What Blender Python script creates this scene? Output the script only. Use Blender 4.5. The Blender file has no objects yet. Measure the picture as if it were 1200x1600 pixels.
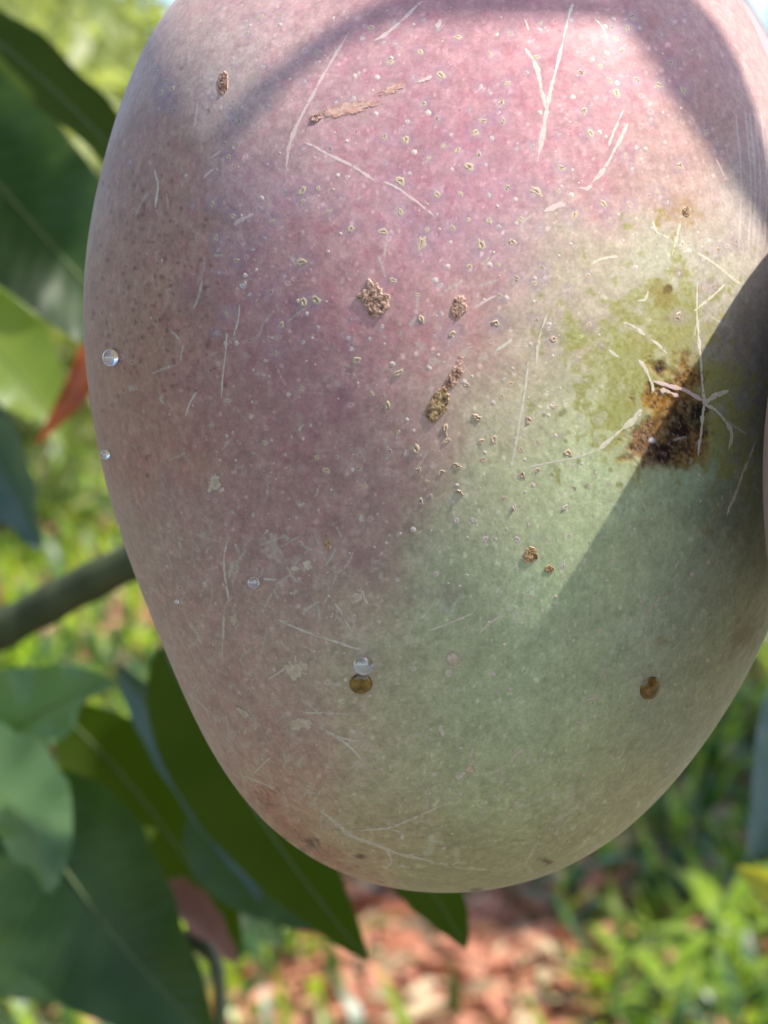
import bpy, math, random
import numpy as np
from mathutils import Vector, Matrix

# ------------------------------------------------------------------ camera, sky, sun, exposure
SC = bpy.context.scene
COL = SC.collection
PITCH = math.radians(-10.0)
CAM = np.array([0.0, 0.0, 1.35])
RIGHT = np.array([1.0, 0.0, 0.0])
FWD = np.array([0.0, math.cos(PITCH), math.sin(PITCH)])
UP = np.array([0.0, -math.sin(PITCH), math.cos(PITCH)])
F = 2986.0                                   # focal length in pixels of the 1200x1600 photo
cam_data = bpy.data.cameras.new('camera')
cam = bpy.data.objects.new('camera', cam_data)
COL.objects.link(cam)
cam.location = CAM
cam.rotation_euler = (math.pi / 2 + PITCH, 0, 0)
cam_data.sensor_fit = 'VERTICAL'
cam_data.sensor_height = 24.0
cam_data.lens = 12.0 * F / 800.0
cam_data.clip_start = 0.01
cam_data.clip_end = 2000
cam_data.dof.use_dof = True
cam_data.dof.focus_distance = 0.239
cam_data.dof.aperture_fstop = cam_data.lens / 2.3     # 2.3 mm wide pupil
SC.camera = cam

SUN = np.array([0.540, -0.1276, 0.832])       # towards the sun
SUN /= np.linalg.norm(SUN)
SUN_EL = math.asin(SUN[2])
SUN_ROT = math.atan2(SUN[0], SUN[1])
world = bpy.data.worlds.new('World')
SC.world = world
world.use_nodes = True
wn = world.node_tree.nodes
sky = wn.new('ShaderNodeTexSky')
sky.sky_type = 'NISHITA'
sky.sun_disc = False
sky.sun_elevation = SUN_EL
sky.sun_rotation = SUN_ROT
sky.air_density = 0.8
sky.dust_density = 1.2
sky.ozone_density = 1.0
world.node_tree.links.new(sky.outputs[0], wn['Background'].inputs[0])
wn['Background'].inputs[1].default_value = 0.115
sun_data = bpy.data.lights.new('sun', 'SUN')
sun_data.energy = 2.8
sun_data.angle = math.radians(0.53)
sun_data.color = (1.0, 0.95, 0.87)
sun = bpy.data.objects.new('sun', sun_data)
COL.objects.link(sun)
sun.rotation_euler = Vector(SUN).to_track_quat('Z', 'Y').to_euler()
SC.view_settings.view_transform = 'Standard'
SC.view_settings.look = 'None'
SC.view_settings.exposure = 1.45
SC.view_settings.gamma = 1.0
SC.view_settings.use_curve_mapping = False
SC.render.engine = 'CYCLES'
SC.cycles.use_denoising = True
SC.cycles.sample_clamp_indirect = 8.0
SC.cycles.max_bounces = 8
SC.cycles.transparent_max_bounces = 12

rng = np.random.default_rng(7)
random.seed(7)


# ------------------------------------------------------------------ helpers
def cam2w(p):
    p = np.asarray(p, float)
    return CAM + p[..., 0:1] * RIGHT + p[..., 1:2] * UP - p[..., 2:3] * FWD


def dirw(p):
    p = np.asarray(p, float)
    return p[..., 0:1] * RIGHT + p[..., 1:2] * UP - p[..., 2:3] * FWD


def ray(px, py):
    px = np.asarray(px, float)
    py = np.asarray(py, float)
    return np.stack([(px - 600.0) / F, (800.0 - py) / F, -np.ones_like(px)], -1)


def at(px, py, d):
    """world point of a photo pixel at depth d"""
    return cam2w(ray(px, py) * d)


def unit(v):
    v = np.asarray(v, float)
    return v / np.maximum(np.linalg.norm(v, axis=-1, keepdims=True), 1e-12)


_LAT = np.random.default_rng(3).random((48, 48, 48)).astype(np.float32)


def noise(p, scale):
    """value noise 0..1 on (N,3) points"""
    q = np.asarray(p, np.float32) * np.float32(scale) + np.float32(19.37)
    i = np.floor(q).astype(np.int32)
    f = q - i
    f = f * f * (3 - 2 * f)
    i %= 48
    j = (i + 1) % 48
    x0, y0, z0 = i[:, 0], i[:, 1], i[:, 2]
    x1, y1, z1 = j[:, 0], j[:, 1], j[:, 2]
    fx, fy, fz = f[:, 0], f[:, 1], f[:, 2]
    a = _LAT[x0, y0, z0] * (1 - fx) + _LAT[x1, y0, z0] * fx
    b = _LAT[x0, y1, z0] * (1 - fx) + _LAT[x1, y1, z0] * fx
    c = _LAT[x0, y0, z1] * (1 - fx) + _LAT[x1, y0, z1] * fx
    d = _LAT[x0, y1, z1] * (1 - fx) + _LAT[x1, y1, z1] * fx
    return (a * (1 - fy) + b * fy) * (1 - fz) + (c * (1 - fy) + d * fy) * fz


def fbm(p, scale, octaves=4):
    s = 0
    w = 0
    for o in range(octaves):
        s = s + noise(p, scale * 2 ** o) * 0.5 ** o
        w += 0.5 ** o
    return s / w


def sstep(a, b, x):
    t = np.clip((x - a) / (b - a), 0, 1)
    return t * t * (3 - 2 * t)


def mesh_obj(name, verts, faces, mats, parent=None, smooth=True, mat_idx=None, uv=None, col=None):
    """faces: (N,3) or (N,4) array (or list of those arrays)"""
    me = bpy.data.meshes.new(name)
    verts = np.asarray(verts, np.float32)
    if isinstance(faces, np.ndarray):
        faces = [faces]
    faces = [np.asarray(f, np.int32) for f in faces if len(f)]
    me.vertices.add(len(verts))
    me.vertices.foreach_set('co', verts.ravel())
    loops = np.concatenate([f.ravel() for f in faces])
    tot = np.concatenate([np.full(len(f), f.shape[1], np.int32) for f in faces])
    me.loops.add(len(loops))
    me.loops.foreach_set('vertex_index', loops)
    me.polygons.add(len(tot))
    me.polygons.foreach_set('loop_start', np.r_[0, np.cumsum(tot)[:-1]].astype(np.int32))
    me.polygons.foreach_set('loop_total', tot)
    me.polygons.foreach_set('use_smooth', np.full(len(tot), smooth))
    if mat_idx is not None:
        me.polygons.foreach_set('material_index', np.asarray(mat_idx, np.int32))
    if uv is not None:
        l = me.uv_layers.new(name='UVMap')
        l.data.foreach_set('uv', np.asarray(uv, np.float32)[loops].ravel())
    if col is not None:
        for nm, c in col.items():
            c = np.asarray(c, np.float32)
            if c.ndim == 1:
                a = me.attributes.new(nm, 'FLOAT', 'POINT')
                a.data.foreach_set('value', c)
            else:
                a = me.attributes.new(nm, 'FLOAT_VECTOR', 'POINT')
                a.data.foreach_set('vector', c.ravel())
    me.update(calc_edges=True)
    me.validate()
    for m in (mats if isinstance(mats, (list, tuple)) else [mats]):
        me.materials.append(m)
    o = bpy.data.objects.new(name, me)
    COL.objects.link(o)
    if parent is not None:
        o.parent = parent
    return o


def empty(name, loc):
    o = bpy.data.objects.new(name, None)
    o.empty_display_size = 0.02
    COL.objects.link(o)
    o.location = loc
    return o


def tag(o, label=None, cat=None, group=None, kind=None):
    if label:
        o['label'] = label
    if cat:
        o['category'] = cat
    if group:
        o['group'] = group
    if kind:
        o['kind'] = kind
    return o


def grid_faces(nu, nv, wrap_v=False, off=0):
    """quads on an nu x nv vertex grid, index = u*nv+v"""
    u = np.arange(nu - 1)
    v = np.arange(nv if wrap_v else nv - 1)
    U, V = np.meshgrid(u, v, indexing='ij')
    V2 = (V + 1) % nv
    return off + np.stack([U * nv + V, U * nv + V2, (U + 1) * nv + V2, (U + 1) * nv + V], -1).reshape(-1, 4)


def tube(points, radii, sides=12):
    """verts, faces of a capped tube along points"""
    P = np.asarray(points, float)
    r = np.asarray(radii, float)
    T = unit(np.gradient(P, axis=0))
    ref = np.array([0.31, 0.52, 0.79])
    A = unit(np.cross(T, ref))
    B = np.cross(T, A)
    a = np.linspace(0, 2 * np.pi, sides, endpoint=False)
    V = P[:, None] + r[:, None, None] * (np.cos(a)[None, :, None] * A[:, None] + np.sin(a)[None, :, None] * B[:, None])
    n = len(P)
    V = V.reshape(-1, 3)
    fs = grid_faces(n, sides, True)
    V = np.r_[V, P[:1], P[-1:]]
    k = np.arange(sides)
    c0 = np.stack([np.full(sides, n * sides), (k + 1) % sides, k], -1)
    c1 = np.stack([np.full(sides, n * sides + 1), (n - 1) * sides + k, (n - 1) * sides + (k + 1) % sides], -1)
    return V, [fs, np.r_[c0, c1]]


def smooth_path(pts, n):
    P = np.asarray(pts, float)
    m = len(P)
    Q = np.r_[[2 * P[0] - P[1]], P, [2 * P[-1] - P[-2]]]
    t = np.linspace(0, m - 1, n)
    i = np.minimum(t.astype(int), m - 2)
    f = (t - i)[:, None]
    a, b, c, d = Q[i], Q[i + 1], Q[i + 2], Q[i + 3]
    return 0.5 * (2 * b + (c - a) * f + (2 * a - 5 * b + 4 * c - d) * f ** 2 + (3 * b - a - 3 * c + d) * f ** 3)


# ------------------------------------------------------------------ materials
def new_mat(name):
    m = bpy.data.materials.new(name)
    m.use_nodes = True
    nt = m.node_tree
    return m, nt, nt.nodes, nt.links, nt.nodes['Principled BSDF']


def mat_noise(name, c1, c2, scale, rough=0.6, bump=0.0, spec=0.4, detail=5.0, lo=0.35, hi=0.65):
    """two colours mixed by noise in object space"""
    m, nt, N, L, b = new_mat(name)
    tc = N.new('ShaderNodeTexCoord')
    tn = N.new('ShaderNodeTexNoise')
    tn.inputs['Scale'].default_value = scale
    tn.inputs['Detail'].default_value = detail
    L.new(tc.outputs['Object'], tn.inputs['Vector'])
    mr = N.new('ShaderNodeMapRange')
    mr.inputs['From Min'].default_value = lo
    mr.inputs['From Max'].default_value = hi
    L.new(tn.outputs['Fac'], mr.inputs['Value'])
    mx = N.new('ShaderNodeMix')
    mx.data_type = 'RGBA'
    mx.inputs['A'].default_value = (*c1, 1)
    mx.inputs['B'].default_value = (*c2, 1)
    L.new(mr.outputs[0], mx.inputs['Factor'])
    L.new(mx.outputs['Result'], b.inputs['Base Color'])
    b.inputs['Roughness'].default_value = rough
    b.inputs['Specular IOR Level'].default_value = spec
    if bump:
        bp = N.new('ShaderNodeBump')
        bp.inputs['Strength'].default_value = 1.0
        bp.inputs['Distance'].default_value = bump
        L.new(tn.outputs['Fac'], bp.inputs['Height'])
        L.new(bp.outputs[0], b.inputs['Normal'])
    return m


def leaf_mat(name, c1, c2, trans, tfac=0.4, rough=0.38, veins=True, spec=0.5):
    """blade colour with noise and side veins from UV, mixed with translucency"""
    m, nt, N, L, b = new_mat(name)
    tc = N.new('ShaderNodeTexCoord')
    tn = N.new('ShaderNodeTexNoise')
    tn.inputs['Scale'].default_value = 45
    tn.inputs['Detail'].default_value = 4
    L.new(tc.outputs['Object'], tn.inputs['Vector'])
    mr = N.new('ShaderNodeMapRange')
    mr.inputs['From Min'].default_value = 0.35
    mr.inputs['From Max'].default_value = 0.65
    L.new(tn.outputs['Fac'], mr.inputs['Value'])
    mx = N.new('ShaderNodeMix')
    mx.data_type = 'RGBA'
    mx.inputs['A'].default_value = (*c1, 1)
    mx.inputs['B'].default_value = (*c2, 1)
    L.new(mr.outputs[0], mx.inputs['Factor'])
    colour = mx.outputs['Result']
    if veins:
        sep = N.new('ShaderNodeSeparateXYZ')
        L.new(tc.outputs['UV'], sep.inputs[0])
        ab = N.new('ShaderNodeMath')
        ab.operation = 'ABSOLUTE'
        L.new(sep.outputs['Y'], ab.inputs[0])
        sc1 = N.new('ShaderNodeMath')
        sc1.operation = 'MULTIPLY'
        sc1.inputs[1].default_value = -0.09
        L.new(ab.outputs[0], sc1.inputs[0])
        ad = N.new('ShaderNodeMath')
        ad.operation = 'ADD'
        L.new(sep.outputs['X'], ad.inputs[0])
        L.new(sc1.outputs[0], ad.inputs[1])
        sn = N.new('ShaderNodeMath')
        sn.operation = 'MULTIPLY'
        sn.inputs[1].default_value = 22 * 2 * math.pi
        L.new(ad.outputs[0], sn.inputs[0])
        si = N.new('ShaderNodeMath')
        si.operation = 'COSINE'
        L.new(sn.outputs[0], si.inputs[0])
        vr = N.new('ShaderNodeMapRange')
        vr.inputs['From Min'].default_value = 0.9
        vr.inputs['From Max'].default_value = 1.0
        L.new(si.outputs[0], vr.inputs['Value'])
        fc = N.new('ShaderNodeMath')
        fc.operation = 'MULTIPLY'
        fc.inputs[1].default_value = 0.115
        L.new(vr.outputs[0], fc.inputs[0])
        mv = N.new('ShaderNodeMix')
        mv.data_type = 'RGBA'
        L.new(fc.outputs[0], mv.inputs['Factor'])
        L.new(colour, mv.inputs['A'])
        mv.inputs['B'].default_value = (min(1, c2[0] * 2 + 0.03), min(1, c2[1] * 1.6 + 0.03), c2[2] * 1.6, 1)
        colour = mv.outputs['Result']
        bp = N.new('ShaderNodeBump')
        bp.inputs['Distance'].default_value = 0.00005
        L.new(si.outputs[0], bp.inputs['Height'])
        L.new(bp.outputs[0], b.inputs['Normal'])
    L.new(colour, b.inputs['Base Color'])
    b.inputs['Roughness'].default_value = rough
    b.inputs['Specular IOR Level'].default_value = spec
    tr = N.new('ShaderNodeBsdfTranslucent')
    tr.inputs['Color'].default_value = (*trans, 1)
    ms = N.new('ShaderNodeMixShader')
    ms.inputs[0].default_value = tfac
    L.new(b.outputs[0], ms.inputs[1])
    L.new(tr.outputs[0], ms.inputs[2])
    L.new(ms.outputs[0], N['Material Output'].inputs['Surface'])
    return m


M = {}
M['leaf_dark'] = leaf_mat('leaf_dark', (.013, .034, .008), (.050, .085, .028), (.07, .16, .014), .32, .34, spec=.35)
M['leaf_mid'] = leaf_mat('leaf_mid', (.075, .150, .050), (.130, .215, .085), (.20, .38, .05), .38, .30, spec=.7)
M['leaf_olive'] = leaf_mat('leaf_olive', (.022, .042, .002), (.034, .058, .004), (.085, .15, .003), .5, .7, spec=.1)
M['leaf_lime'] = leaf_mat('leaf_lime', (.130, .200, .030), (.180, .240, .040), (.35, .50, .04), .5, .4)
M['leaf_grey'] = leaf_mat('leaf_grey', (.045, .085, .060), (.060, .105, .075), (.08, .15, .05), .2, .32, spec=.6)  # sky reflection painted in as blue-grey; also the teal leaf's colour
M['leaf_orange'] = leaf_mat('leaf_orange', (.330, .070, .018), (.100, .025, .012), (.42, .08, .015), .4, .5)
M['leaf_dry'] = leaf_mat('leaf_dry', (.300, .150, .100), (.220, .100, .070), (.35, .15, .08), .3, .7)
M['leaf_yellow'] = leaf_mat('leaf_yellow', (.380, .360, .040), (.300, .330, .040), (.55, .50, .03), .45, .45)
M['midrib'] = mat_noise('midrib', (.075, .11, .030), (.11, .14, .045), 60, .5)
M['bark'] = mat_noise('bark', (.040, .050, .018), (.075, .085, .034), 90, .75, .0012)
M['twig'] = mat_noise('twig', (.075, .095, .040), (.11, .12, .06), 70, .6, .0006)
M['soil'] = mat_noise('soil', (.085, .092, .042), (.18, .125, .075), 2.2, .95, .02)
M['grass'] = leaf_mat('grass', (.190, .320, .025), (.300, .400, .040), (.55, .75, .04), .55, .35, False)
M['grass_dark'] = leaf_mat('grass_dark', (.035, .090, .025), (.055, .120, .035), (.10, .22, .03), .35, .35, False)  # shaded copy of grass, the shade put into a darker green
M['litter'] = leaf_mat('litter', (.580, .245, .135), (.400, .165, .095), (.40, .16, .09), .15, .6, False)
M['straw'] = leaf_mat('straw', (.560, .430, .240), (.470, .330, .190), (.40, .28, .12), .2, .6, False)
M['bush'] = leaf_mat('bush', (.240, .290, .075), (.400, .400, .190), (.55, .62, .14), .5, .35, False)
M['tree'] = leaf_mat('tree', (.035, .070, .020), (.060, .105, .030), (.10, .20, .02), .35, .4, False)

# ------------------------------------------------------------------ ground and sky-line
GN = 140
gx = np.r_[-np.geomspace(400, 0.05, GN // 2), np.geomspace(0.05, 400, GN // 2)]
gy = np.r_[-np.geomspace(400, 0.05, GN // 2), np.geomspace(0.05, 400, GN // 2)] + 3.5
GX, GY = np.meshgrid(gx, gy, indexing='ij')
gp = np.stack([GX, GY, np.zeros_like(GX)], -1).reshape(-1, 3)


def ground_z(p):
    p = np.asarray(p, float).reshape(-1, 3) * np.array([1, 1, 0.0])
    return 0.10 * (fbm(p, 1.3, 4) - 0.5) + 0.04 * (noise(p, 14) - 0.5)


gp[:, 2] = ground_z(gp)
tag(mesh_obj('ground', gp, grid_faces(GN, GN), M['soil']), kind='structure')


def blades(name, P, length, width, mats, lean=0.6, kind='stuff', up=1.0, midx=None, curved=True):
    """P (N,3) roots; each blade is two quads folded along its length"""
    n = len(P)
    a = rng.uniform(0, 2 * np.pi, n)
    d = np.stack([np.cos(a), np.sin(a), np.zeros(n)], -1)
    ln = length * rng.uniform(.55, 1.25, n)
    le = lean * rng.uniform(.2, 1.4, n)
    v0 = unit(d * (le * .6)[:, None] + np.array([0, 0, up]))
    v1 = unit(d * (le * 2.2)[:, None] + np.array([0, 0, up * .55]))
    side = unit(np.cross(v0, d + rng.normal(size=(n, 3)) * .25))
    w = width * rng.uniform(.6, 1.3, n)
    m = P + v0 * (ln * .5)[:, None]
    t = m + v1 * (ln * .5)[:, None]
    s = side * w[:, None] * .5
    V = np.stack([P - s * .45, P + s * .45, m - s, m + s, t - s * .12, t + s * .12], 1).reshape(-1, 3)
    b = np.arange(n)[:, None] * 6
    f = np.stack([b + np.array([0, 1, 3, 2]), b + np.array([2, 3, 5, 4])], 1).reshape(-1, 4)
    mi = None
    if midx is not None:
        mi = np.repeat(midx, 2)
    return mesh_obj(name, V, f, mats, mat_idx=mi)


def wedge(n, d0, d1, p0, p1):
    """random ground points seen between photo columns p0..p1 at distances d0..d1"""
    y = np.sqrt(rng.uniform(d0 ** 2, d1 ** 2, n))
    px = rng.uniform(p0, p1, n)
    P = np.stack([(px - 600) / F * y, y, np.zeros(n)], -1)
    P[:, 2] = ground_z(P)
    return P


# near weeds, dead leaves on the soil, far field
P = wedge(16000, 4.2, 16, -500, 1700)
k = fbm(P, .9, 3) > .40
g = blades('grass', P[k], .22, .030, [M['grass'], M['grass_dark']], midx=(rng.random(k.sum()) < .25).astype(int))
tag(g, 'sunlit green weeds covering the orchard ground', 'grass', kind='stuff')
P = wedge(4000, 2.5, 5.2, -200, 1500)
pxs = 600 + F * P[:, 0] / P[:, 1]
k = np.abs(pxs - 690 + rng.normal(size=len(P)) * 90) > 230
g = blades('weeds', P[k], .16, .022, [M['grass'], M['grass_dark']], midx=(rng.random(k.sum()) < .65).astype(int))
tag(g, 'patchy green weeds growing through red soil', 'weeds', kind='stuff')
P = wedge(4200, 2.4, 7.5, -300, 1600)
P = np.r_[P, wedge(2600, 2.35, 4.0, 300, 980)]
P[:, 2] = ground_z(P) + .012 + .03 * rng.random(len(P))
g = blades('leaf_litter', P, .085, .040, [M['litter'], M['straw']], lean=3.0, up=.16, midx=(rng.random(len(P)) < .3).astype(int))
tag(g, 'pinkish dead leaves strewn over the soil', 'leaf litter', kind='stuff')


def foliage(n, centre, radii, size, clumps=26, fill=.42):
    """leaf quads gathered in clumps through an ellipsoid"""
    centre = np.asarray(centre, float)
    radii = np.asarray(radii, float)
    c = unit(rng.normal(size=(clumps, 3))) * (rng.random((clumps, 1)) ** .4)
    cc = centre + c * radii * .86
    i = rng.integers(0, clumps, n)
    P = cc[i] + rng.normal(size=(n, 3)) * radii * fill * .42
    d = unit(rng.normal(size=(n, 3)) + np.array([0, 0, -.5]))
    s = unit(np.cross(d, rng.normal(size=(n, 3))))
    L_ = size * rng.uniform(.6, 1.3, n)[:, None]
    w = L_ * .17
    V = np.stack([P, P + d * L_ * .5 + s * w, P + d * L_, P + d * L_ * .5 - s * w], 1).reshape(-1, 3)
    return V, np.arange(4 * n).reshape(-1, 4)


def tree(name, loc, height, rad, n, leaf, label, cat, mat, crown_low=.35, group=None):
    loc = np.array(loc, float)
    loc[2] = ground_z(loc)[0]
    t = empty(name, loc)
    tag(t, label, cat, group)
    h0 = height * crown_low
    pts = smooth_path([(0, 0, -.05), (.03 * rad, 0, h0 * .6), (-.04 * rad, .03 * rad, h0 * 1.3), (0, 0, height * .8)], 14)
    V, f = tube(pts, np.linspace(.055, .012, 14) * height * .7, 10)
    tr = mesh_obj('trunk', V, f, M['bark'], t)
    for q in range(6):
        a = q * 1.05 + rng.random()
        z0 = h0 * (.8 + .25 * q)
        z0 = min(z0, height * .7)
        V, f = tube(smooth_path([(0, 0, z0), (math.cos(a) * rad * .4, math.sin(a) * rad * .4, z0 + height * .14),
                                 (math.cos(a) * rad * .8, math.sin(a) * rad * .8, z0 + height * .2)], 8),
                    np.linspace(.02, .005, 8) * height * .7, 7)
        mesh_obj('limb', V, f, M['bark'], t)
    V, f = foliage(n, (0, 0, (height + h0) / 2), (rad, rad, (height - h0) / 2), leaf)
    mesh_obj('crown', V, f, mat, t)
    return t


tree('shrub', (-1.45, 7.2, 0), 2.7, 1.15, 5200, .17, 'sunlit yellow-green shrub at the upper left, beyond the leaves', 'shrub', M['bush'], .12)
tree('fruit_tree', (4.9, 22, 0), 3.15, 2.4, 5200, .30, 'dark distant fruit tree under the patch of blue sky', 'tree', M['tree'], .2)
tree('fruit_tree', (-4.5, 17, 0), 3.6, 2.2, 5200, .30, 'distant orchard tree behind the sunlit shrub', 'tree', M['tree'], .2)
tree('sky_blocker_tree', (-2.5, .3, 0), 3.3, 1.05, 5200, .20, 'mango tree added out of view on the left, to cut the blue skylight', 'tree', M['tree'], .22)  # unseen crown added to block blue sky from the fruit's left flank
tree('shade_tree', (1.74, 3.72, 0), 2.9, .72, 6500, .20, 'unseen tree added beside the view to shade the weeds at lower right', 'tree', M['tree'], .36)  # added out of view so that its shadow darkens the ground there

# a few weed plants that stand out at the lower right and lower left


def weed(px, d, h, nleaf, mat, label):
    root = np.array([(px - 600) / F * d, d, 0.0])
    root[2] = ground_z(root)[0]
    t = empty('weed_plant', root)
    tag(t, label, 'weed', 'weeds with upright leaves')
    V, f = tube(smooth_path([(0, 0, -.01), (.006, .004, h * .4), (-.004, .01, h * .8)], 7), np.linspace(.004, .002, 7), 6)
    mesh_obj('stem', V, f, M['twig'], t)
    for q in range(nleaf):
        a = q * 2.4 + rng.random() * .6
        z = h * (.15 + .6 * q / nleaf)
        ll = h * rng.uniform(.45, .7)
        dv = np.array([math.cos(a), math.sin(a), 0])
        c = np.array([(0, 0, z) + dv * ll * s * .75 + np.array([0, 0, ll * (.75 * s - .45 * s * s)]) for s in np.linspace(0, 1, 7)])
        s = np.cross(dv, [0, 0, 1.0])
        w = ll * .13 * np.sin(np.pi * np.linspace(.06, .97, 7)) ** .8
        V = np.stack([c - s * w[:, None], c + np.array([0, 0, -.15]) * w[:, None], c + s * w[:, None]], 1).reshape(-1, 3)
        mesh_obj('leaf', V, grid_faces(7, 3), mat, t)
    return t


weed(1075, 2.75, .24, 9, M['grass'], 'bright green leafy weed in the lower right corner')
weed(1165, 2.95, .27, 9, M['grass'], 'bright weed at the right edge beside the corner weed')
weed(985, 2.9, .20, 8, M['grass'], 'small bright weed left of the corner weed')
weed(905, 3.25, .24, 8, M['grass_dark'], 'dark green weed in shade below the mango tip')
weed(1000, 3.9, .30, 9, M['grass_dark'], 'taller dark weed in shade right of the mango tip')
weed(270, 2.9, .24, 9, M['grass'], 'bright green weed under the pink dry leaf')
weed(450, 3.1, .22, 8, M['grass'], 'pale green weed left of the pink litter')

# ------------------------------------------------------------------ mango leaves and twigs


def leaf(parent, base, tip, width, roll=0.0, sag=(0, 0, 0), mat='leaf_dark', fold=.25, wave=.03, label=None, world=False, nrm=None, twist=0.0, rib=True):
    """mango leaf blade from base to tip; base/tip are (px,py,depth) or world points"""
    b = np.array(base, float) if world else at(*base)
    t = np.array(tip, float) if world else at(*tip)
    o = np.array(parent.location)
    n = 26
    u = np.linspace(0, 1, n)
    c = b + (t - b) * u[:, None] + np.array(sag) * (4 * u * (1 - u))[:, None]
    T = unit(np.gradient(c, axis=0))
    hint = np.array(nrm, float) if nrm is not None else -FWD
    S = unit(np.cross(T, hint))
    Nn = np.cross(S, T)
    r = math.radians(roll) + twist * (u - .5)
    S2 = S * np.cos(r)[:, None] + Nn * np.sin(r)[:, None]
    N2 = np.cross(S2, T)
    w = width * .5 * np.clip(np.sin(np.pi * u ** .85), 0, 1) ** .75 * (1 - .25 * u)
    w[0] = width * .03
    w[-1] = width * .01
    m = 11
    v = np.linspace(-1, 1, m)
    ph = rng.uniform(0, 6.28)
    edge = wave * width * np.sin(u * 31 + ph)[:, None] * (np.abs(v) ** 2)[None] * np.sign(v)[None]
    V = c[:, None] + S2[:, None] * (w[:, None] * v[None])[..., None] + N2[:, None] * (fold * w[:, None] * (np.abs(v) ** 1.6)[None] + edge)[..., None]
    uv = np.stack(np.broadcast_arrays(u[:, None], v[None]), -1).reshape(-1, 2)
    lf = mesh_obj('leaf', V.reshape(-1, 3) - o, grid_faces(n, m), M[mat], parent, uv=uv)
    if label:
        lf['label'] = label
    if rib:
        rr = width * np.linspace(.012, .004, n)
        V, f = tube(c + N2 * 0.0 - o, rr, 7)
        mesh_obj('midrib', V, f, M['midrib'], lf)
    return lf


def twig(parent, pts, r0, r1, mat='twig', name='stem', world=False):
    P = np.array([p if world else at(*p) for p in pts]) - np.array(parent.location)
    P = smooth_path(P, 8 * (len(pts) - 1) + 1)
    rr = np.linspace(r0, r1, len(P)) * (1 + .06 * np.sin(np.arange(len(P)) * 1.9))
    V, f = tube(P, rr, 14)
    return mesh_obj(name, V, f, M[mat], parent)


# upper-left spray
b1 = empty('leafy_twig', at(-190, 60, .60))
tag(b1, 'twig with an olive backlit leaf and a dark green leaf, upper left', 'twig', 'mango twigs around the fruit')
twig(b1, [(-190, 60, .60), (-260, 0, .62), (-330, -160, .66)], .004, .006)
leaf(b1, (-200, -50, .60), (330, 420, .56), .040, 58, (0, 0, .012), 'leaf_olive', .1, .02, 'olive green leaf seen from its shaded underside')
leaf(b1, (-190, 60, .62), (300, 620, .62), .062, 0, (-.006, 0, .004), 'leaf_dark', .2, .03, 'broad dark green leaf with sun flecks', nrm=(.25, -.88, .35))
leaf(b1, (-210, 240, .78), (130, 540, .76), .024, 20, (0, 0, .004), 'leaf_lime', .15, .03, 'pale yellow-green leaf edge in sunlight')
# middle-left spray
b2 = empty('leafy_twig', at(-150, 480, .76))
tag(b2, 'twig with yellowing leaf, orange-red leaf and grey-green leaf at the left edge', 'twig', 'mango twigs around the fruit')
twig(b2, [(-150, 480, .76), (-210, 430, .76), (-330, 420, .78)], .004, .006)
leaf(b2, (-120, 455, .78), (105, 700, .74), .045, 25, (.004, 0, .004), 'leaf_lime', .3, .04, 'yellow-green leaf in half shade')
leaf(b2, (158, 488, .73), (54, 696, .72), .014, 14, (.007, 0, .003), 'leaf_orange', .6, .08, 'orange-red withered leaf')
leaf(b2, (-140, 560, .62), (62, 860, .60), .036, -25, (.004, 0, .004), 'leaf_grey', .3, .03, 'grey-green leaf with a sky reflection put into its colour')
# branch with the lower leaves
b3 = empty('mango_branch', at(-160, 1075, .62))
tag(b3, 'dark thin branch with drooping green leaves at lower left', 'branch')
twig(b3, [(-160, 1075, .62), (20, 975, .60), (190, 885, .58), (420, 780, .56), (640, 620, .58)], .0065, .0055, 'bark', 'branch_stem')
leaf(b3, (-150, 1290, .62), (175, 1062, .58), .046, 0, (0, 0, .006), 'leaf_mid', .12, .05, nrm=(.5, -.6, .65), label='mid green leaf catching sunlight, pointing right')
leaf(b3, (-150, 1170, .60), (75, 1400, .55), .040, 0, (.010, 0, .006), 'leaf_mid', .45, .06, nrm=(.35, -.7, .65), label='curled green leaf with pale highlight')
leaf(b3, (20, 1215, .60), (345, 1640, .56), .066, -8, (-.006, 0, 0), 'leaf_dark', .15, .02, 'broad dark green leaf hanging in the lower left corner')
leaf(b3, (90, 1110, .66), (375, 1500, .62), .040, 15, (.004, 0, .004), 'leaf_olive', .2, .02, 'dark olive leaf behind the corner leaf')
leaf(b3, (130, 1352, .60), (246, 1296, .60), .014, 0, (0, 0, 0), 'leaf_lime', .2, .02, nrm=(.4, -.6, .7), label='small bright green leaf put in for a sun fleck')  # added leaf, its bright green stands in for a sunlit patch
leaf(b3, (185, 1040, .58), (410, 1410, .56), .020, -30, (.004, 0, 0), 'leaf_grey', .35, .02, 'narrow leaf with a bluish sky reflection put into its colour')
leaf(b3, (255, 1010, .52), (574, 1500, .48), .034, 20, (-.004, 0, 0), 'leaf_olive', .2, .02, 'long dark green leaf pointing down beneath the mango')
leaf(b3, (300, 1260, .58), (500, 1455, .56), .032, 10, (0, 0, 0), 'leaf_dark', .2, .02, 'dark leaf tip in front of the sunlit soil')
leaf(b3, (590, 1300, .47), (728, 1482, .46), .017, 25, (.002, 0, 0), 'leaf_olive', .2, .02, 'short olive leaf just below the mango tip')
leaf(b3, (200, 1150, .88), (440, 1480, .86), .060, 15, (0, 0, 0), 'leaf_dark', .2, .03)  # this and the next are dark fillers added for the shaded gaps
leaf(b3, (-120, 1340, .85), (150, 1560, .85), .070, 10, (0, 0, 0), 'leaf_dark', .2, .03)
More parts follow.
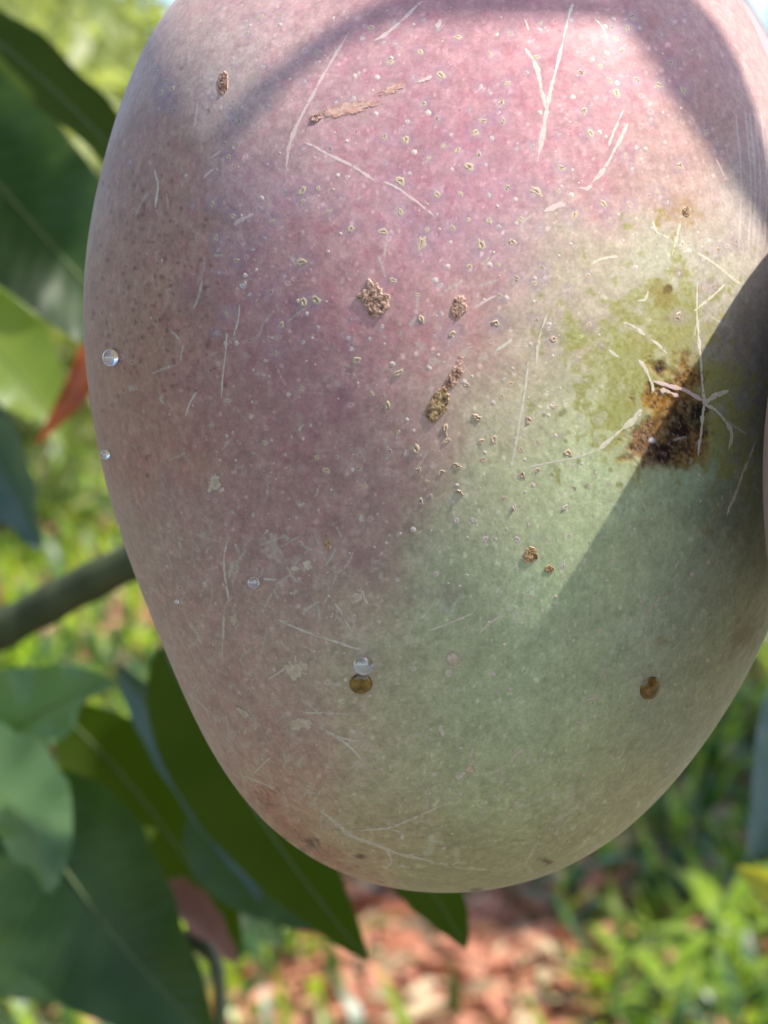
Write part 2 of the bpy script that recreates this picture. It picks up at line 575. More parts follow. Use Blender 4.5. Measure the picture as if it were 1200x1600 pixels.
# dry leaf caught in the twigs
b4 = empty('dry_leaf', at(222, 1388, .60))
tag(b4, 'pinkish brown dry leaf caught among the dark leaves', 'dry leaf')
leaf(b4, (222, 1388, .60), (372, 1512, .57), .016, 0, (0, 0, .004), 'leaf_dry', .6, .06, nrm=(.4, -.65, .65))
leaf(b4, (290, 1420, .60), (362, 1500, .585), .011, -20, (0, 0, .002), 'leaf_dry', .6, .06)
twig(b4, [(205, 1425, .59), (270, 1462, .59), (335, 1500, .58), (345, 1630, .58)], .0028, .0018)
# right edge
b5 = empty('leafy_twig', at(1290, 1010, .62))
tag(b5, 'twig with a dark teal leaf and a yellow leaf at the right edge', 'twig', 'mango twigs around the fruit')
twig(b5, [(1290, 1010, .62), (1330, 900, .63), (1380, 760, .66)], .003, .005)
leaf(b5, (1275, 1000, .62), (1168, 1345, .60), .034, -15, (.006, 0, 0), 'leaf_grey', .3, .02, 'dark teal leaf at the right edge')
leaf(b5, (1270, 1420, .64), (1150, 1352, .64), .014, 20, (0, 0, 0), 'leaf_yellow', .3, .03, 'small yellow leaf at the right edge')

# ------------------------------------------------------------------ mango body
OUT = [(267, 0), (239, 52), (212, 105), (194, 148), (181, 184), (169, 221), (160, 261), (151, 298), (141, 350), (133, 410), (130.5, 490),
       (134, 560), (139, 612), (146, 669), (157, 717), (169, 766), (185, 819), (203, 877), (231, 950), (243, 980), (290, 1087), (310, 1133),
       (335, 1177), (367, 1227), (400, 1273), (433, 1307), (467, 1330), (507, 1350), (543, 1363), (593, 1380), (633, 1390), (683, 1397),
       (733, 1397), (767, 1393), (817, 1378), (867, 1360), (917, 1338), (957, 1313), (987, 1287), (1017, 1260), (1047, 1230), (1075, 1192),
       (1112, 1150), (1127, 1120), (1150, 1082), (1167, 1056), (1185, 1024), (1199, 987), (1228, 900), (1252, 800), (1268, 690), (1276, 580),
       (1276, 480), (1268, 370), (1252, 270), (1228, 175), (1200, 99), (1185, 57), (1172, 26), (1161, 0), (1115, -85), (1050, -165),
       (960, -230), (850, -268), (740, -280), (630, -262), (520, -220), (420, -155), (340, -85)]
OUT = [(x, y if y >= 0 else y * .74) for x, y in OUT]
PC = (705, 545)
DC = 0.272
HZ = 0.046
_c = ray(*PC)
_uc = _c / np.linalg.norm(_c)
MC = _uc * DC
E3 = -_uc
E1 = unit(np.cross([0, 1, 0], E3))
E2 = np.cross(E3, E1)
_o = ray(*np.array(OUT).T)
_t = _o / (_o @ _uc)[:, None]
_ph = np.arctan2(_t @ E2, _t @ E1)
_ra = np.hypot(_t @ E1, _t @ E2) * math.sqrt(DC ** 2 - HZ ** 2)
KH = 11


def _basis(p):
    p = np.asarray(p)
    return np.stack([np.ones_like(p)] + [f(k * p) for k in range(1, KH + 1) for f in (np.cos, np.sin)], -1)


_i = np.argsort(_ph)
_pg = np.linspace(-np.pi, np.pi, 720, endpoint=False)
_rg = np.interp(_pg, np.r_[_ph[_i] - 2 * np.pi, _ph[_i], _ph[_i] + 2 * np.pi], np.r_[_ra[_i]] .tolist() * 3)
_co = np.linalg.lstsq(_basis(_pg), _rg, rcond=None)[0]


def rho(p):
    return _basis(p) @ _co


def surf(th, p):
    r = rho(p) * np.sin(th)
    return MC + r[..., None] * (np.cos(p)[..., None] * E1 + np.sin(p)[..., None] * E2) + (HZ * np.cos(th))[..., None] * E3


def pix(px, py):
    """world surface point and outward normal under a photo pixel"""
    o = ray(px, py)
    t = o / (o @ _uc)[..., None]
    p = np.arctan2(t @ E2, t @ E1)
    q = np.hypot(t @ E1, t @ E2)
    r = rho(p)
    lo = np.zeros_like(q)
    hi = np.full_like(q, math.acos(HZ / DC))
    for _ in range(40):
        m = (lo + hi) / 2
        v = r * np.sin(m) / (DC - HZ * np.cos(m))
        lo, hi = np.where(v < q, m, lo), np.where(v < q, hi, m)
    lo = np.maximum(lo, 1e-3)
    d = 1e-4
    a = surf(lo + d, p) - surf(lo - d, p)
    b = surf(lo, p + d) - surf(lo, p - d)
    return cam2w(surf(lo, p)), dirw(unit(np.cross(a, b)))


MPP = .247 / F        # metres per photo pixel on the fruit's face

mango_base = at(733, 1397, .27)
mango = empty('mango', mango_base)
tag(mango, 'big speckled mango, pink above and green below, with a dark rot patch', 'mango')

NP_, NF, NB = 1300, 440, 46
ths = np.r_[np.linspace(0.0005, 1.0, 230), np.linspace(1.0, 1.68, NF - 229)[1:], np.linspace(1.68, math.pi - .001, NB + 1)[1:]]
phs = np.linspace(-np.pi, np.pi, NP_, endpoint=False)
TH, PH = np.meshgrid(ths, phs, indexing='ij')
S = surf(TH, PH).reshape(-1, 3)
th_s = math.acos(HZ / DC)
q = np.where(TH < th_s, rho(PH) * np.sin(TH) / (DC - HZ * np.cos(TH)), rho(PH) / math.sqrt(DC ** 2 - HZ ** 2) * (1 + (TH - th_s) * .5))
D = _uc + q.reshape(-1, 1) * (np.cos(PH).reshape(-1, 1) * E1 + np.sin(PH).reshape(-1, 1) * E2)
X = 600 - F * D[:, 0] / D[:, 2]
Y = 800 + F * D[:, 1] / D[:, 2]
dn = np.stack([S], 0)[0]
NW = dirw(unit(np.cross(np.gradient(surf(TH, PH), axis=0).reshape(-1, 3), np.gradient(surf(TH, PH), axis=1).reshape(-1, 3))))
SW = cam2w(S)

# skin colour (albedo), with some sun and shade painted in: control points in photo pixels
CP = np.array([
    # pink shoulder, its upper left brightened in place of sunlight
    (700, -150, 0.351, 0.181, 0.175), (420, 40, 0.490, 0.308, 0.284), (560, 120, 0.433, 0.246, 0.244), (700, 140, 0.428, 0.213, 0.220), (840, 150, 0.438, 0.213, 0.220), (650, 250, 0.421, 0.213, 0.228),
    (780, 300, 0.421, 0.204, 0.228), (900, 250, 0.438, 0.217, 0.220), (980, 130, 0.421, 0.213, 0.207), (1100, 120, 0.424, 0.245, 0.217), (1180, 150, 0.442, 0.294, 0.254),
    (560, 330, 0.446, 0.259, 0.265), (700, 380, 0.446, 0.249, 0.274), (830, 380, 0.436, 0.270, 0.265), (450, 300, 0.427, 0.275, 0.270), (1060, 250, 0.408, 0.253, 0.209), (330, 120, 0.467, 0.377, 0.333),
    # mauve middle
    (480, 420, 0.420, 0.210, 0.199), (600, 470, 0.452, 0.219, 0.215), (720, 460, 0.452, 0.224, 0.207), (430, 560, 0.368, 0.201, 0.187), (560, 600, 0.388, 0.205, 0.199), (450, 700, 0.357, 0.201, 0.184),
    (560, 700, 0.368, 0.219, 0.191), (420, 820, 0.357, 0.210, 0.180), (560, 820, 0.363, 0.236, 0.187), (650, 560, 0.452, 0.250, 0.215), (680, 640, 0.405, 0.254, 0.207), (620, 770, 0.357, 0.236, 0.184), (330, 620, 0.352, 0.201, 0.164),
    # grey-brown left flank, warmed against blue skylight, topmost point brightened as sunlit
    (170, 400, 0.393, 0.235, 0.159), (230, 500, 0.393, 0.231, 0.153), (180, 620, 0.417, 0.243, 0.166), (230, 330, 0.382, 0.223, 0.169), (250, 700, 0.417, 0.227, 0.162), (230, 200, 0.417, 0.251, 0.188), (290, 60, 0.557, 0.342, 0.272),
    (300, 800, 0.385, 0.263, 0.214), (220, 850, 0.429, 0.308, 0.241), (330, 950, 0.435, 0.291, 0.233), (300, 1040, 0.470, 0.319, 0.247), (400, 1080, 0.435, 0.298, 0.233), (380, 1180, 0.446, 0.298, 0.243), (480, 1000, 0.405, 0.291, 0.219), (470, 1180, 0.429, 0.298, 0.233),
    (430, 1270, 0.495, 0.266, 0.177), (490, 1330, 0.470, 0.255, 0.159), (540, 1360, 0.470, 0.298, 0.185),
    # green lower right, sunlit wedge brightened and shaded right edge darkened in colour
    (900, 420, 0.435, 0.380, 0.243), (1030, 390, 0.430, 0.410, 0.275), (1120, 420, 0.450, 0.410, 0.310), (850, 520, 0.435, 0.360, 0.243), (790, 620, 0.467, 0.404, 0.255), (860, 700, 0.436, 0.471, 0.255), (800, 780, 0.424, 0.432, 0.246), (930, 800, 0.436, 0.494, 0.265),
    (740, 860, 0.371, 0.393, 0.236), (850, 900, 0.371, 0.462, 0.255), (700, 980, 0.371, 0.398, 0.232), (980, 900, 0.404, 0.462, 0.260), (900, 1000, 0.377, 0.444, 0.255), (800, 1080, 0.377, 0.451, 0.255), (600, 1060, 0.382, 0.364, 0.227), (690, 1150, 0.382, 0.421, 0.236),
    (900, 1150, 0.404, 0.457, 0.255), (600, 1200, 0.393, 0.382, 0.227), (780, 1250, 0.404, 0.439, 0.242), (560, 1280, 0.387, 0.375, 0.217), (950, 1250, 0.415, 0.428, 0.260), (700, 1350, 0.323, 0.314, 0.168), (850, 1340, 0.332, 0.323, 0.186),
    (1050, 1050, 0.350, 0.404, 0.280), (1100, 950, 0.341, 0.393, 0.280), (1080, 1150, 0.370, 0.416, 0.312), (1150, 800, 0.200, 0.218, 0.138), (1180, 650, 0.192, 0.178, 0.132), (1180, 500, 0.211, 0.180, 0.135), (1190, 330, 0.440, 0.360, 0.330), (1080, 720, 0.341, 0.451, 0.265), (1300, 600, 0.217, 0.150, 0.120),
    (1000, 1000, 0.381, 0.421, 0.284)], float)
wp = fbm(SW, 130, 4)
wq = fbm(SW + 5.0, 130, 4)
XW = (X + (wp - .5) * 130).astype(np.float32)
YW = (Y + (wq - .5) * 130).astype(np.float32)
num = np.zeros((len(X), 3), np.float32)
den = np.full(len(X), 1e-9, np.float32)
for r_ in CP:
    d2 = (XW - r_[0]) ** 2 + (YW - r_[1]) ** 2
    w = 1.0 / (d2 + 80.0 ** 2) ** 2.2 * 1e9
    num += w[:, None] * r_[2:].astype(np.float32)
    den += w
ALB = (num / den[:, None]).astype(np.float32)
# mottling
m1 = fbm(SW, 420, 4)
m2 = fbm(SW + 3.1, 1500, 3)
ALB *= (1 + .34 * (m1 - .5) + .42 * (m2 - .5) + .20 * (fbm(SW * np.array([1.0, 1.0, .45]) + 21.0, 2200, 2) - .5))[:, None]
pinkness = np.clip((ALB[:, 0] - ALB[:, 1]) / .2, 0, 1)
m3 = fbm(SW + 9.0, 700, 4)
red = sstep(.52, .70, m3) * pinkness
ALB *= 1 - red[:, None] * np.array([.03, .16, .10])
pale = sstep(.54, .72, fbm(SW + 13.0, 900, 4))
ALB += pale[:, None] * np.array([.045, .045, .035])
DISP = ((m2 - .5) * .00003).astype(np.float32)
BL = np.ones(len(X), np.float32)          # wax bloom amount


XF, YF = X.astype(np.float32), Y.astype(np.float32)
_front = np.nonzero(TH.ravel() < 1.6)[0]
_cell = ((XF[_front] + 600) // 24).astype(np.int64) * 1000 + ((YF[_front] + 800) // 24).astype(np.int64)
_ord = np.argsort(_cell, kind='stable')
_front, _cell = _front[_ord], _cell[_ord]
_uc_, _us = np.unique(_cell, return_index=True)
_BK = {c: (a_, b_) for c, a_, b_ in zip(_uc_.tolist(), _us.tolist(), np.r_[_us[1:], len(_cell)].tolist())}


def lerp(mask, colour):
    """blend a colour into the skin; mask is a full array or (indices, values)"""
    global ALB
    c = np.asarray(colour, np.float32)
    if isinstance(mask, tuple):
        k, v = mask
        ALB[k] += v[:, None] * (c - ALB[k])
    else:
        ALB += mask[:, None] * (c - ALB)


def patch(x, y, rx, ry=None, rot=0.0, soft=.5, warp=0.0, amt=1.0):
    """soft elliptic mask in photo pixels, as (indices, values)"""
    ry = ry or rx
    c, s = math.cos(rot), math.sin(rot)
    R = max(rx, ry) * (1 + soft) * (1.5 if warp else 1)
    ks = [_front[slice(*_BK[i * 1000 + j])] for i in range(int((x - R + 600) // 24), int((x + R + 600) // 24) + 1)
          for j in range(int((y - R + 800) // 24), int((y + R + 800) // 24) + 1) if i * 1000 + j in _BK]
    if not ks:
        return np.zeros(0, int), np.zeros(0, np.float32)
    k = np.concatenate(ks)
    dx, dy = XF[k] - x, YF[k] - y
    d = np.hypot((dx * c + dy * s) / rx, (-dx * s + dy * c) / ry)
    if warp:
        d = d * (1 + warp * (NZ[k] - .5))
    v = (1 - sstep(1 - soft, 1 + soft * .5, d)) * amt
    g = v > 0
    return k[g], v[g].astype(np.float32)


def spot(*a, **kw):
    out = np.zeros(len(X), np.float32)
    k, v = patch(*a, **kw)
    out[k] = v
    return out


NZ = (fbm(SW, 900, 4) - .5) * 2.2 + .5
NZ2 = fbm(SW + 2.0, 2600, 3)
NZ3 = fbm(SW + 7.0, 600, 4)
# yellow-green ripening patch and its brown rot
yg = np.maximum.reduce([spot(975, 560, 85, 75, 0, .6, 1.2), spot(1045, 500, 60, 75, 0, .6, 1.2), spot(960, 640, 45, 60, 0, .6, 1.2), spot(1110, 600, 55, 60, 0, .6, 1.2),
                        spot(1120, 680, 50, 60, 0, .6, 1.2), spot(1020, 600, 60, 60, 0, .5, .8), spot(900, 530, 45, 28, .2, .7, 1.4)])
lerp(yg * (.40 + .5 * np.clip(NZ3, 0, 1)).clip(0, .9), (.29, .295, .068))
lerp(yg * sstep(.50, .62, NZ2) * .5, (.23, .22, .03))
lerp(np.maximum(spot(1050, 640, 100, 120, .1, .8, .9), spot(1000, 700, 60, 60, 0, .8, .9)) * .32, (.27, .20, .05))
rot_ = np.maximum.reduce([spot(1058, 650, 42, 72, .12, .5, .55), spot(1015, 688, 38, 40, .4, .5, .55), spot(1072, 600, 24, 40, .2, .7, .7), spot(1078, 692, 30, 40, 0, .5, .5), spot(1032, 578, 14, 17, 0, .8, 1.0), spot(1020, 625, 24, 22, 0, .7, .8), spot(1046, 688, 58, 46, -.1, .35, .3)])
FN = fbm(SW + 4.0, 3600, 3)
FM = fbm(SW + 6.0, 1700, 3)
rot_ = rot_ * (.75 + .25 * sstep(.35, .6, FM))
lerp(rot_ * .95, (.26, .125, .026))
lerp(spot(1028, 620, 42, 24, .3, .7, .6) * rot_ * .75, (.36, .17, .022))
lerp(spot(1008, 700, 34, 34, 0, .6, .6) * rot_ * .7, (.24, .13, .075))
lerp(np.clip(rot_ * 1.3, 0, 1) * sstep(.46, .70, FM) * .6, (.085, .036, .014))
lerp(np.maximum.reduce([spot(1062, 672, 28, 54, .4, .7, .6), spot(1038, 706, 26, 22, 0, .7, .7), spot(1088, 650, 18, 30, 0, .7, .7), spot(1032, 575, 9, 9, 0, .6, .6)]) * (.72 + .28 * sstep(.38, .56, FM)), (.012, .007, .005))
lerp(np.clip(rot_ * 1.2, 0, 1) * sstep(.56, .66, FN) * .8, (.030, .014, .010))
lerp(rot_ * sstep(.62, .70, fbm(SW + 8.0, 2800, 2)) * .45, (.36, .25, .18))
lerp(patch(1045, 451, 8, 7, 0, .4, .6), (.05, .025, .02))
lerp(patch(1040, 462, 18, 24, 0, .7, 1, amt=.6), (.25, .18, .04))
lerp(patch(1072, 330, 20, 22, 0, .7, 1.2, amt=.55), (.36, .22, .08))
lerp(patch(1020, 688, 5, 4, 0, .6, .8), (.62, .58, .56))
BL *= 1 - .95 * np.maximum(rot_, yg * .6)
DISP += rot_ * (-.00022 + (FM - .5) * .00016 + (FN - .5) * .00010)
# brown russet patch at the lower left tip
rs = np.maximum.reduce([spot(415, 1250, 26, 20, .8, .7, 1.4), spot(455, 1300, 45, 16, .65, .7, 1.4), spot(500, 1335, 50, 16, .45, .7, 1.4), spot(540, 1355, 40, 10, .4, .7, 1.4)])
lerp(rs * .6, (.40, .185, .105))
lerp(rs * sstep(.5, .62, NZ2) * .7, (.20, .085, .045))
for (x, y, a, b) in [(470, 1329, 9, 4), (487, 1316, 14, 9), (442, 1310, 5, 3), (745, 1392, 14, 4), (855, 1346, 12, 5), (564, 1338, 9, 5)]:
    lerp(patch(x, y, a, b, .2, .5, .9, amt=.8), (.10, .045, .025))
lerp(patch(1165, 990, 20, 40, .7, .8, 1, amt=.6), (.19, .16, .07))
for (x, y, a, b, c_) in [(1105, 832, 12, 6, .5), (1145, 840, 7, 8, .4), (1035, 1002, 9, 7, .5)]:
    lerp(patch(x, y, a, b, 0, .6, 1, amt=c_), (.24, .16, .08))
# dull purple bruises
for (x, y, a, b) in [(540, 608, 20, 6), (480, 930, 16, 18), (470, 505, 22, 12), (700, 930, 24, 16), (640, 930, 14, 12), (300, 460, 40, 30), (560, 870, 40, 20), (455, 480, 20, 16)]:
    lerp(patch(x, y, a, b, 0, .9, 1.0, amt=.32), (.22, .12, .135))
# olive stains
for (x, y, a, b) in [(878, 645, 8, 5), (904, 721, 6, 5), (917, 760, 5, 4), (954, 734, 5, 4), (850, 649, 4, 3), (862, 742, 3, 3), (930, 738, 3, 3), (884, 690, 4, 3), (968, 757, 5, 6)]:
    lerp(patch(x, y, a, b, rng.uniform(0, 3), .4, .5, amt=.8), (.20, .20, .075))
# stained rims round the scabs
for (x, y, a, b, rt) in [(585, 468, 27, 36, -.25), (717, 480, 17, 27, .1), (690, 622, 24, 55, .5), (545, 168, 70, 18, -.28), (349, 130, 13, 26, .1), (829, 867, 19, 19, 0), (470, 1131, 36, 21, 0), (564, 1068, 27, 25, 0), (1015, 1075, 21, 27, .5), (708, 1030, 20, 17, 0)]:
    lerp(patch(x, y, a, b, rt, .8, .8, amt=.34), (.44, .33, .27))
# red-brown specks over the left flank
for _ in range(250):
    x = rng.normal(245, 55)
    y = rng.normal(450, 110)
    if x < 140 or x > 360:
        continue
    lerp(patch(x, y, rng.uniform(1.6, 4.4), rng.uniform(1.8, 5.0), 0, .6, amt=rng.uniform(.25, .75)), (.17, .085, .06))
for _ in range(220):
    x, y = rng.uniform(150, 1150), rng.uniform(450, 1350)
    lerp(patch(x, y, rng.uniform(1.4, 3.2), None, 0, .6, amt=rng.uniform(.15, .45)), (.17, .11, .075))

# lenticels: (px, py, radius px)
LEN = [(440, 24, 5), (494, 80, 5), (580, 43, 5), (610, 97, 6), (617, 67, 4), (656, 81, 6), (662, 32, 4), (715, 58, 7), (767, 85, 6), (797, 52, 5), (793, 130, 7), (783, 161, 7), (688, 117, 8),
       (662, 162, 6), (684, 185, 6), (755, 189, 6), (786, 189, 6), (743, 207, 7), (601, 213, 6), (634, 218, 7), (693, 228, 5), (715, 235, 6), (747, 242, 6), (669, 248, 6), (733, 261, 8), (517, 232, 5),
       (793, 293, 6), (683, 304, 7), (719, 303, 5), (472, 298, 7), (473, 315, 6), (497, 295, 5), (514, 330, 6), (425, 346, 6), (548, 358, 7), (598, 362, 7), (667, 359, 5), (707, 357, 6), (732, 343, 5), (764, 345, 6),
       (658, 380, 10), (752, 383, 9), (800, 378, 7), (813, 343, 6), (710, 257, 3), (561, 114, 3), (477, 127, 4), (469, 160, 3), (845, 36, 5), (988, 26, 7), (980, 43, 6), (957, 43, 5), (962, 60, 5), (972, 79, 6),
       (839, 89, 5), (909, 113, 7), (953, 126, 7), (963, 145, 8), (938, 103, 5), (995, 124, 6), (1030, 133, 9), (1048, 97, 6), (1068, 142, 8), (913, 173, 7), (923, 208, 7), (877, 262, 8), (837, 299, 9), (873, 299, 5),
       (977, 243, 6), (1063, 259, 7), (1027, 299, 6), (942, 318, 8), (983, 318, 6), (897, 337, 8), (1117, 238, 5), (1103, 205, 5), (995, 230, 4), (953, 345, 5), (1070, 27, 5), (1150, 377, 6), (1123, 390, 6), (825, 194, 3),
       (471, 410, 9), (474, 472, 8), (493, 468, 8), (614, 438, 6), (652, 461, 5), (658, 499, 7), (706, 522, 9), (775, 505, 8), (781, 462, 6), (734, 417, 5), (807, 435, 6), (778, 413, 5), (557, 563, 8), (622, 583, 11),
       (582, 615, 6), (605, 633, 7), (728, 601, 6), (797, 600, 6), (787, 593, 4), (784, 620, 5), (745, 653, 8), (696, 670, 9), (698, 689, 8), (622, 676, 6), (610, 704, 5), (650, 702, 9), (772, 687, 7), (752, 690, 7),
       (826, 657, 7), (798, 660, 4), (841, 691, 6), (814, 703, 6), (755, 718, 6), (560, 732, 6), (510, 735, 6), (654, 735, 7), (690, 738, 7), (667, 752, 5), (570, 759, 6), (658, 783, 7), (718, 769, 9), (748, 763, 5), (692, 777, 5),
       (787, 778, 6), (816, 742, 8), (840, 735, 7), (713, 728, 9), (472, 607, 6), (495, 715, 5), (846, 418, 6), (835, 443, 6), (919, 431, 5), (888, 455, 5), (838, 500, 6), (865, 530, 7), (920, 508, 6), (1060, 493, 7),
       (866, 636, 6), (825, 658, 7), (888, 708, 7), (898, 763, 6), (882, 793, 8), (1100, 449, 5), (1115, 447, 5), (565, 811, 6), (713, 813, 6), (740, 813, 5), (758, 843, 7), (808, 843, 6), (801, 796, 7), (680, 897, 5), (621, 906, 5),
       (631, 996, 4), (812, 974, 4), (817, 928, 4), (725, 981, 4), (647, 1045, 5), (332, 318, 6), (301, 322, 4), (364, 338, 6), (338, 371, 6), (369, 407, 5), (424, 457, 6), (439, 508, 6), (432, 552, 6), (341, 568, 5), (357, 626, 5), (354, 491, 6),
       (414, 692, 6), (470, 789, 6), (452, 732, 5), (245, 112, 5), (258, 126, 5), (269, 140, 7), (252, 146, 7), (264, 160, 5), (273, 172, 5), (248, 170, 4), (257, 190, 3), (374, 190, 6), (357, 245, 5), (411, 104, 4), (386, 51, 5), (407, 26, 5),
       (203, 253, 4), (420, 165, 4), (826, 960, 4), (831, 930, 4), (803, 790, 5), (856, 843, 5), (807, 886, 4), (880, 884, 5), (826, 820, 5), (1000, 43, 4), (625, 283, 9), (626, 332, 9), (390, 460, 4)]
for _ in range(150):      # the faint ones between
    x, y = rng.uniform(300, 1120), rng.uniform(15, 840)
    if 960 < x and y > 440:
        continue
    if min((x - l[0]) ** 2 + (y - l[1]) ** 2 for l in LEN) < 300:
        continue
    LEN.append((x, y, rng.uniform(2.6, 4.6)))
for (x, y, r_) in LEN:
    if y < 560 and r_ > 3:
        lerp(patch(x, y, r_ * 2.3, None, 0, 1.0, .5, amt=.42), (.30, .205, .275))
    lerp(patch(x, y, r_ * 1.2, None, 0, .6, amt=.3), (.46, .38, .30))

for _ in range(2300):      # pin-prick pores, flush with the skin
    x, y = rng.uniform(170, 1150), rng.uniform(5, 1370)
    if (950 < x and 430 < y < 740) or (x < 330 and y < 800 and rng.random() < .75):
        continue
    r_ = min(1.4 + rng.gamma(2.0, .55), 4.6)
    el = rng.uniform(.75, 1.3)
    ro = rng.uniform(0, 3.14)
    k_, v_ = patch(x, y, r_, r_ * el, ro, .5, amt=rng.uniform(.2, .8))
    if len(k_):
        c_ = ALB[k_].mean(0)
        lerp((k_, v_), np.clip(c_ * 1.38 + .11, 0, .75))
        if r_ > 2.6 and rng.random() < .6:
            lerp(patch(x, y, r_ * .42, r_ * el * .55, ro, .6, amt=.7), c_ * .42)
# faint thin scratches drawn in the skin itself
def faint(pts, w, a, colour=(.50, .46, .36)):
    P = smooth_path(np.array(pts, float), 14)
    for i in range(len(P) - 1):
        m = (P[i] + P[i + 1]) / 2
        v = P[i + 1] - P[i]
        lerp(patch(m[0], m[1], np.hypot(*v) * .75 + 1, w, math.atan2(v[1], v[0]), .5, .5, amt=a), colour)


for _ in range(210):
    x, y = (rng.uniform(190, 1130), rng.uniform(300, 1330)) if rng.random() < .6 else (rng.uniform(220, 560), rng.uniform(830, 1260))
    a = rng.normal(2.0, .7)
    l_ = rng.uniform(8, 46)
    faint([(x, y), (x + math.cos(a) * l_ * .5 + rng.normal() * 3, y + math.sin(a) * l_ * .5), (x + math.cos(a) * l_, y + math.sin(a) * l_)], rng.uniform(1.2, 2.3), rng.uniform(.18, .6))
for _ in range(24):       # tan scuffs
    x, y = rng.uniform(240, 600), rng.uniform(830, 1290)
    lerp(patch(x, y, rng.uniform(5, 17), rng.uniform(3, 9), rng.uniform(0, 3), .6, 1.8, amt=rng.uniform(.25, .65)), (.50, .42, .31))
for _ in range(34):       # pale rubs on the green side
    x, y = rng.uniform(640, 1090), rng.uniform(900, 1330)
    lerp(patch(x, y, rng.uniform(4, 15), rng.uniform(2, 6), rng.uniform(0, 3), .6, 1.8, amt=rng.uniform(.2, .55)), (.52, .54, .40))
for _ in range(420):      # pale flecks
    x, y = rng.uniform(180, 1130), rng.uniform(500, 1370)
    lerp(patch(x, y, rng.uniform(1.5, 5), rng.uniform(1.5, 4), rng.uniform(0, 3), .6, 1.3, amt=rng.uniform(.15, .5)), (.50, .46, .36))
for x0 in (1165, 1172, 1180, 1150, 1190):
    faint([(x0, 180), (x0 + 8, 280), (x0 + 5, 380)], 1.6, .45, (.62, .56, .5))

for (x, y, rx, ry, rt) in [(564, 1068, 18, 16, 0), (1015, 1075, 14, 19, .5)]:
    k_, v_ = patch(x, y, rx * 1.12, ry * 1.12, rt, .9)
    DISP[k_] -= .00002 * v_
DISP *= (TH.ravel() < 1.7)
V = SW + NW * DISP[:, None]
V = V - mango_base
pole0 = V[:NP_].mean(0)
m, nt, N, L, b = new_mat('mango_skin')
at_ = N.new('ShaderNodeAttribute')
at_.attribute_name = 'albedo'
bl_ = N.new('ShaderNodeAttribute')
bl_.attribute_name = 'bloom'
tc = N.new('ShaderNodeTexCoord')
n1 = N.new('ShaderNodeTexNoise')
n1.inputs['Scale'].default_value = 2600
n1.inputs['Detail'].default_value = 3
L.new(tc.outputs['Object'], n1.inputs['Vector'])
n2 = N.new('ShaderNodeTexNoise')
n2.inputs['Scale'].default_value = 70
n2.inputs['Detail'].default_value = 6
L.new(tc.outputs['Object'], n2.inputs['Vector'])
mr = N.new('ShaderNodeMapRange')
mr.inputs['From Min'].default_value = .3
mr.inputs['From Max'].default_value = .7
mr.inputs['To Min'].default_value = .88
mr.inputs['To Max'].default_value = 1.12
L.new(n1.outputs['Fac'], mr.inputs['Value'])
vm = N.new('ShaderNodeVectorMath')
vm.operation = 'SCALE'
L.new(at_.outputs['Vector'], vm.inputs[0])
L.new(mr.outputs[0], vm.inputs['Scale'])
L.new(vm.outputs[0], b.inputs['Base Color'])
r1 = N.new('ShaderNodeMapRange')
r1.inputs['From Min'].default_value = .3
r1.inputs['From Max'].default_value = .7
r1.inputs['To Min'].default_value = .42
r1.inputs['To Max'].default_value = .64
L.new(n2.outputs['Fac'], r1.inputs['Value'])
L.new(r1.outputs[0], b.inputs['Roughness'])
b.inputs['Specular IOR Level'].default_value = .27
sh = N.new('ShaderNodeMath')
sh.operation = 'MULTIPLY'
sh.inputs[1].default_value = .14
L.new(bl_.outputs['Fac'], sh.inputs[0])
L.new(sh.outputs[0], b.inputs['Sheen Weight'])
b.inputs['Sheen Roughness'].default_value = .5
b.inputs['Sheen Tint'].default_value = (1, .97, .95, 1)
bp = N.new('ShaderNodeBump')
bp.inputs['Distance'].default_value = .00004
bp.inputs['Strength'].default_value = .45
L.new(n1.outputs['Fac'], bp.inputs['Height'])
L.new(bp.outputs[0], b.inputs['Normal'])
M['skin'] = m
nrow = len(ths)
fs = grid_faces(nrow, NP_, True)[:, ::-1]
V = np.r_[V, [pole0], [V[-NP_:].mean(0)]]
k = np.arange(NP_)
cap0 = np.stack([np.full(NP_, nrow * NP_), k, (k + 1) % NP_], -1)
cap1 = np.stack([np.full(NP_, nrow * NP_ + 1), (nrow - 1) * NP_ + (k + 1) % NP_, (nrow - 1) * NP_ + k], -1)
ALB = np.clip(ALB, .004, .9)
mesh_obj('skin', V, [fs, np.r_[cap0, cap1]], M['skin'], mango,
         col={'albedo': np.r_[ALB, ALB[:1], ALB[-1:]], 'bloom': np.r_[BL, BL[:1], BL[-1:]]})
# stalk of the fruit, out of the frame above
top, topn = at(745, -190, .272), UP
Vt, ft = tube(smooth_path([top - UP * .004 - mango_base, top + UP * .03 + RIGHT * .004 - mango_base, top + UP * .09 + RIGHT * .012 + FWD * .02 - mango_base], 14), np.linspace(.0042, .003, 14), 12)
mesh_obj('stalk', Vt, ft, M['twig'], mango)

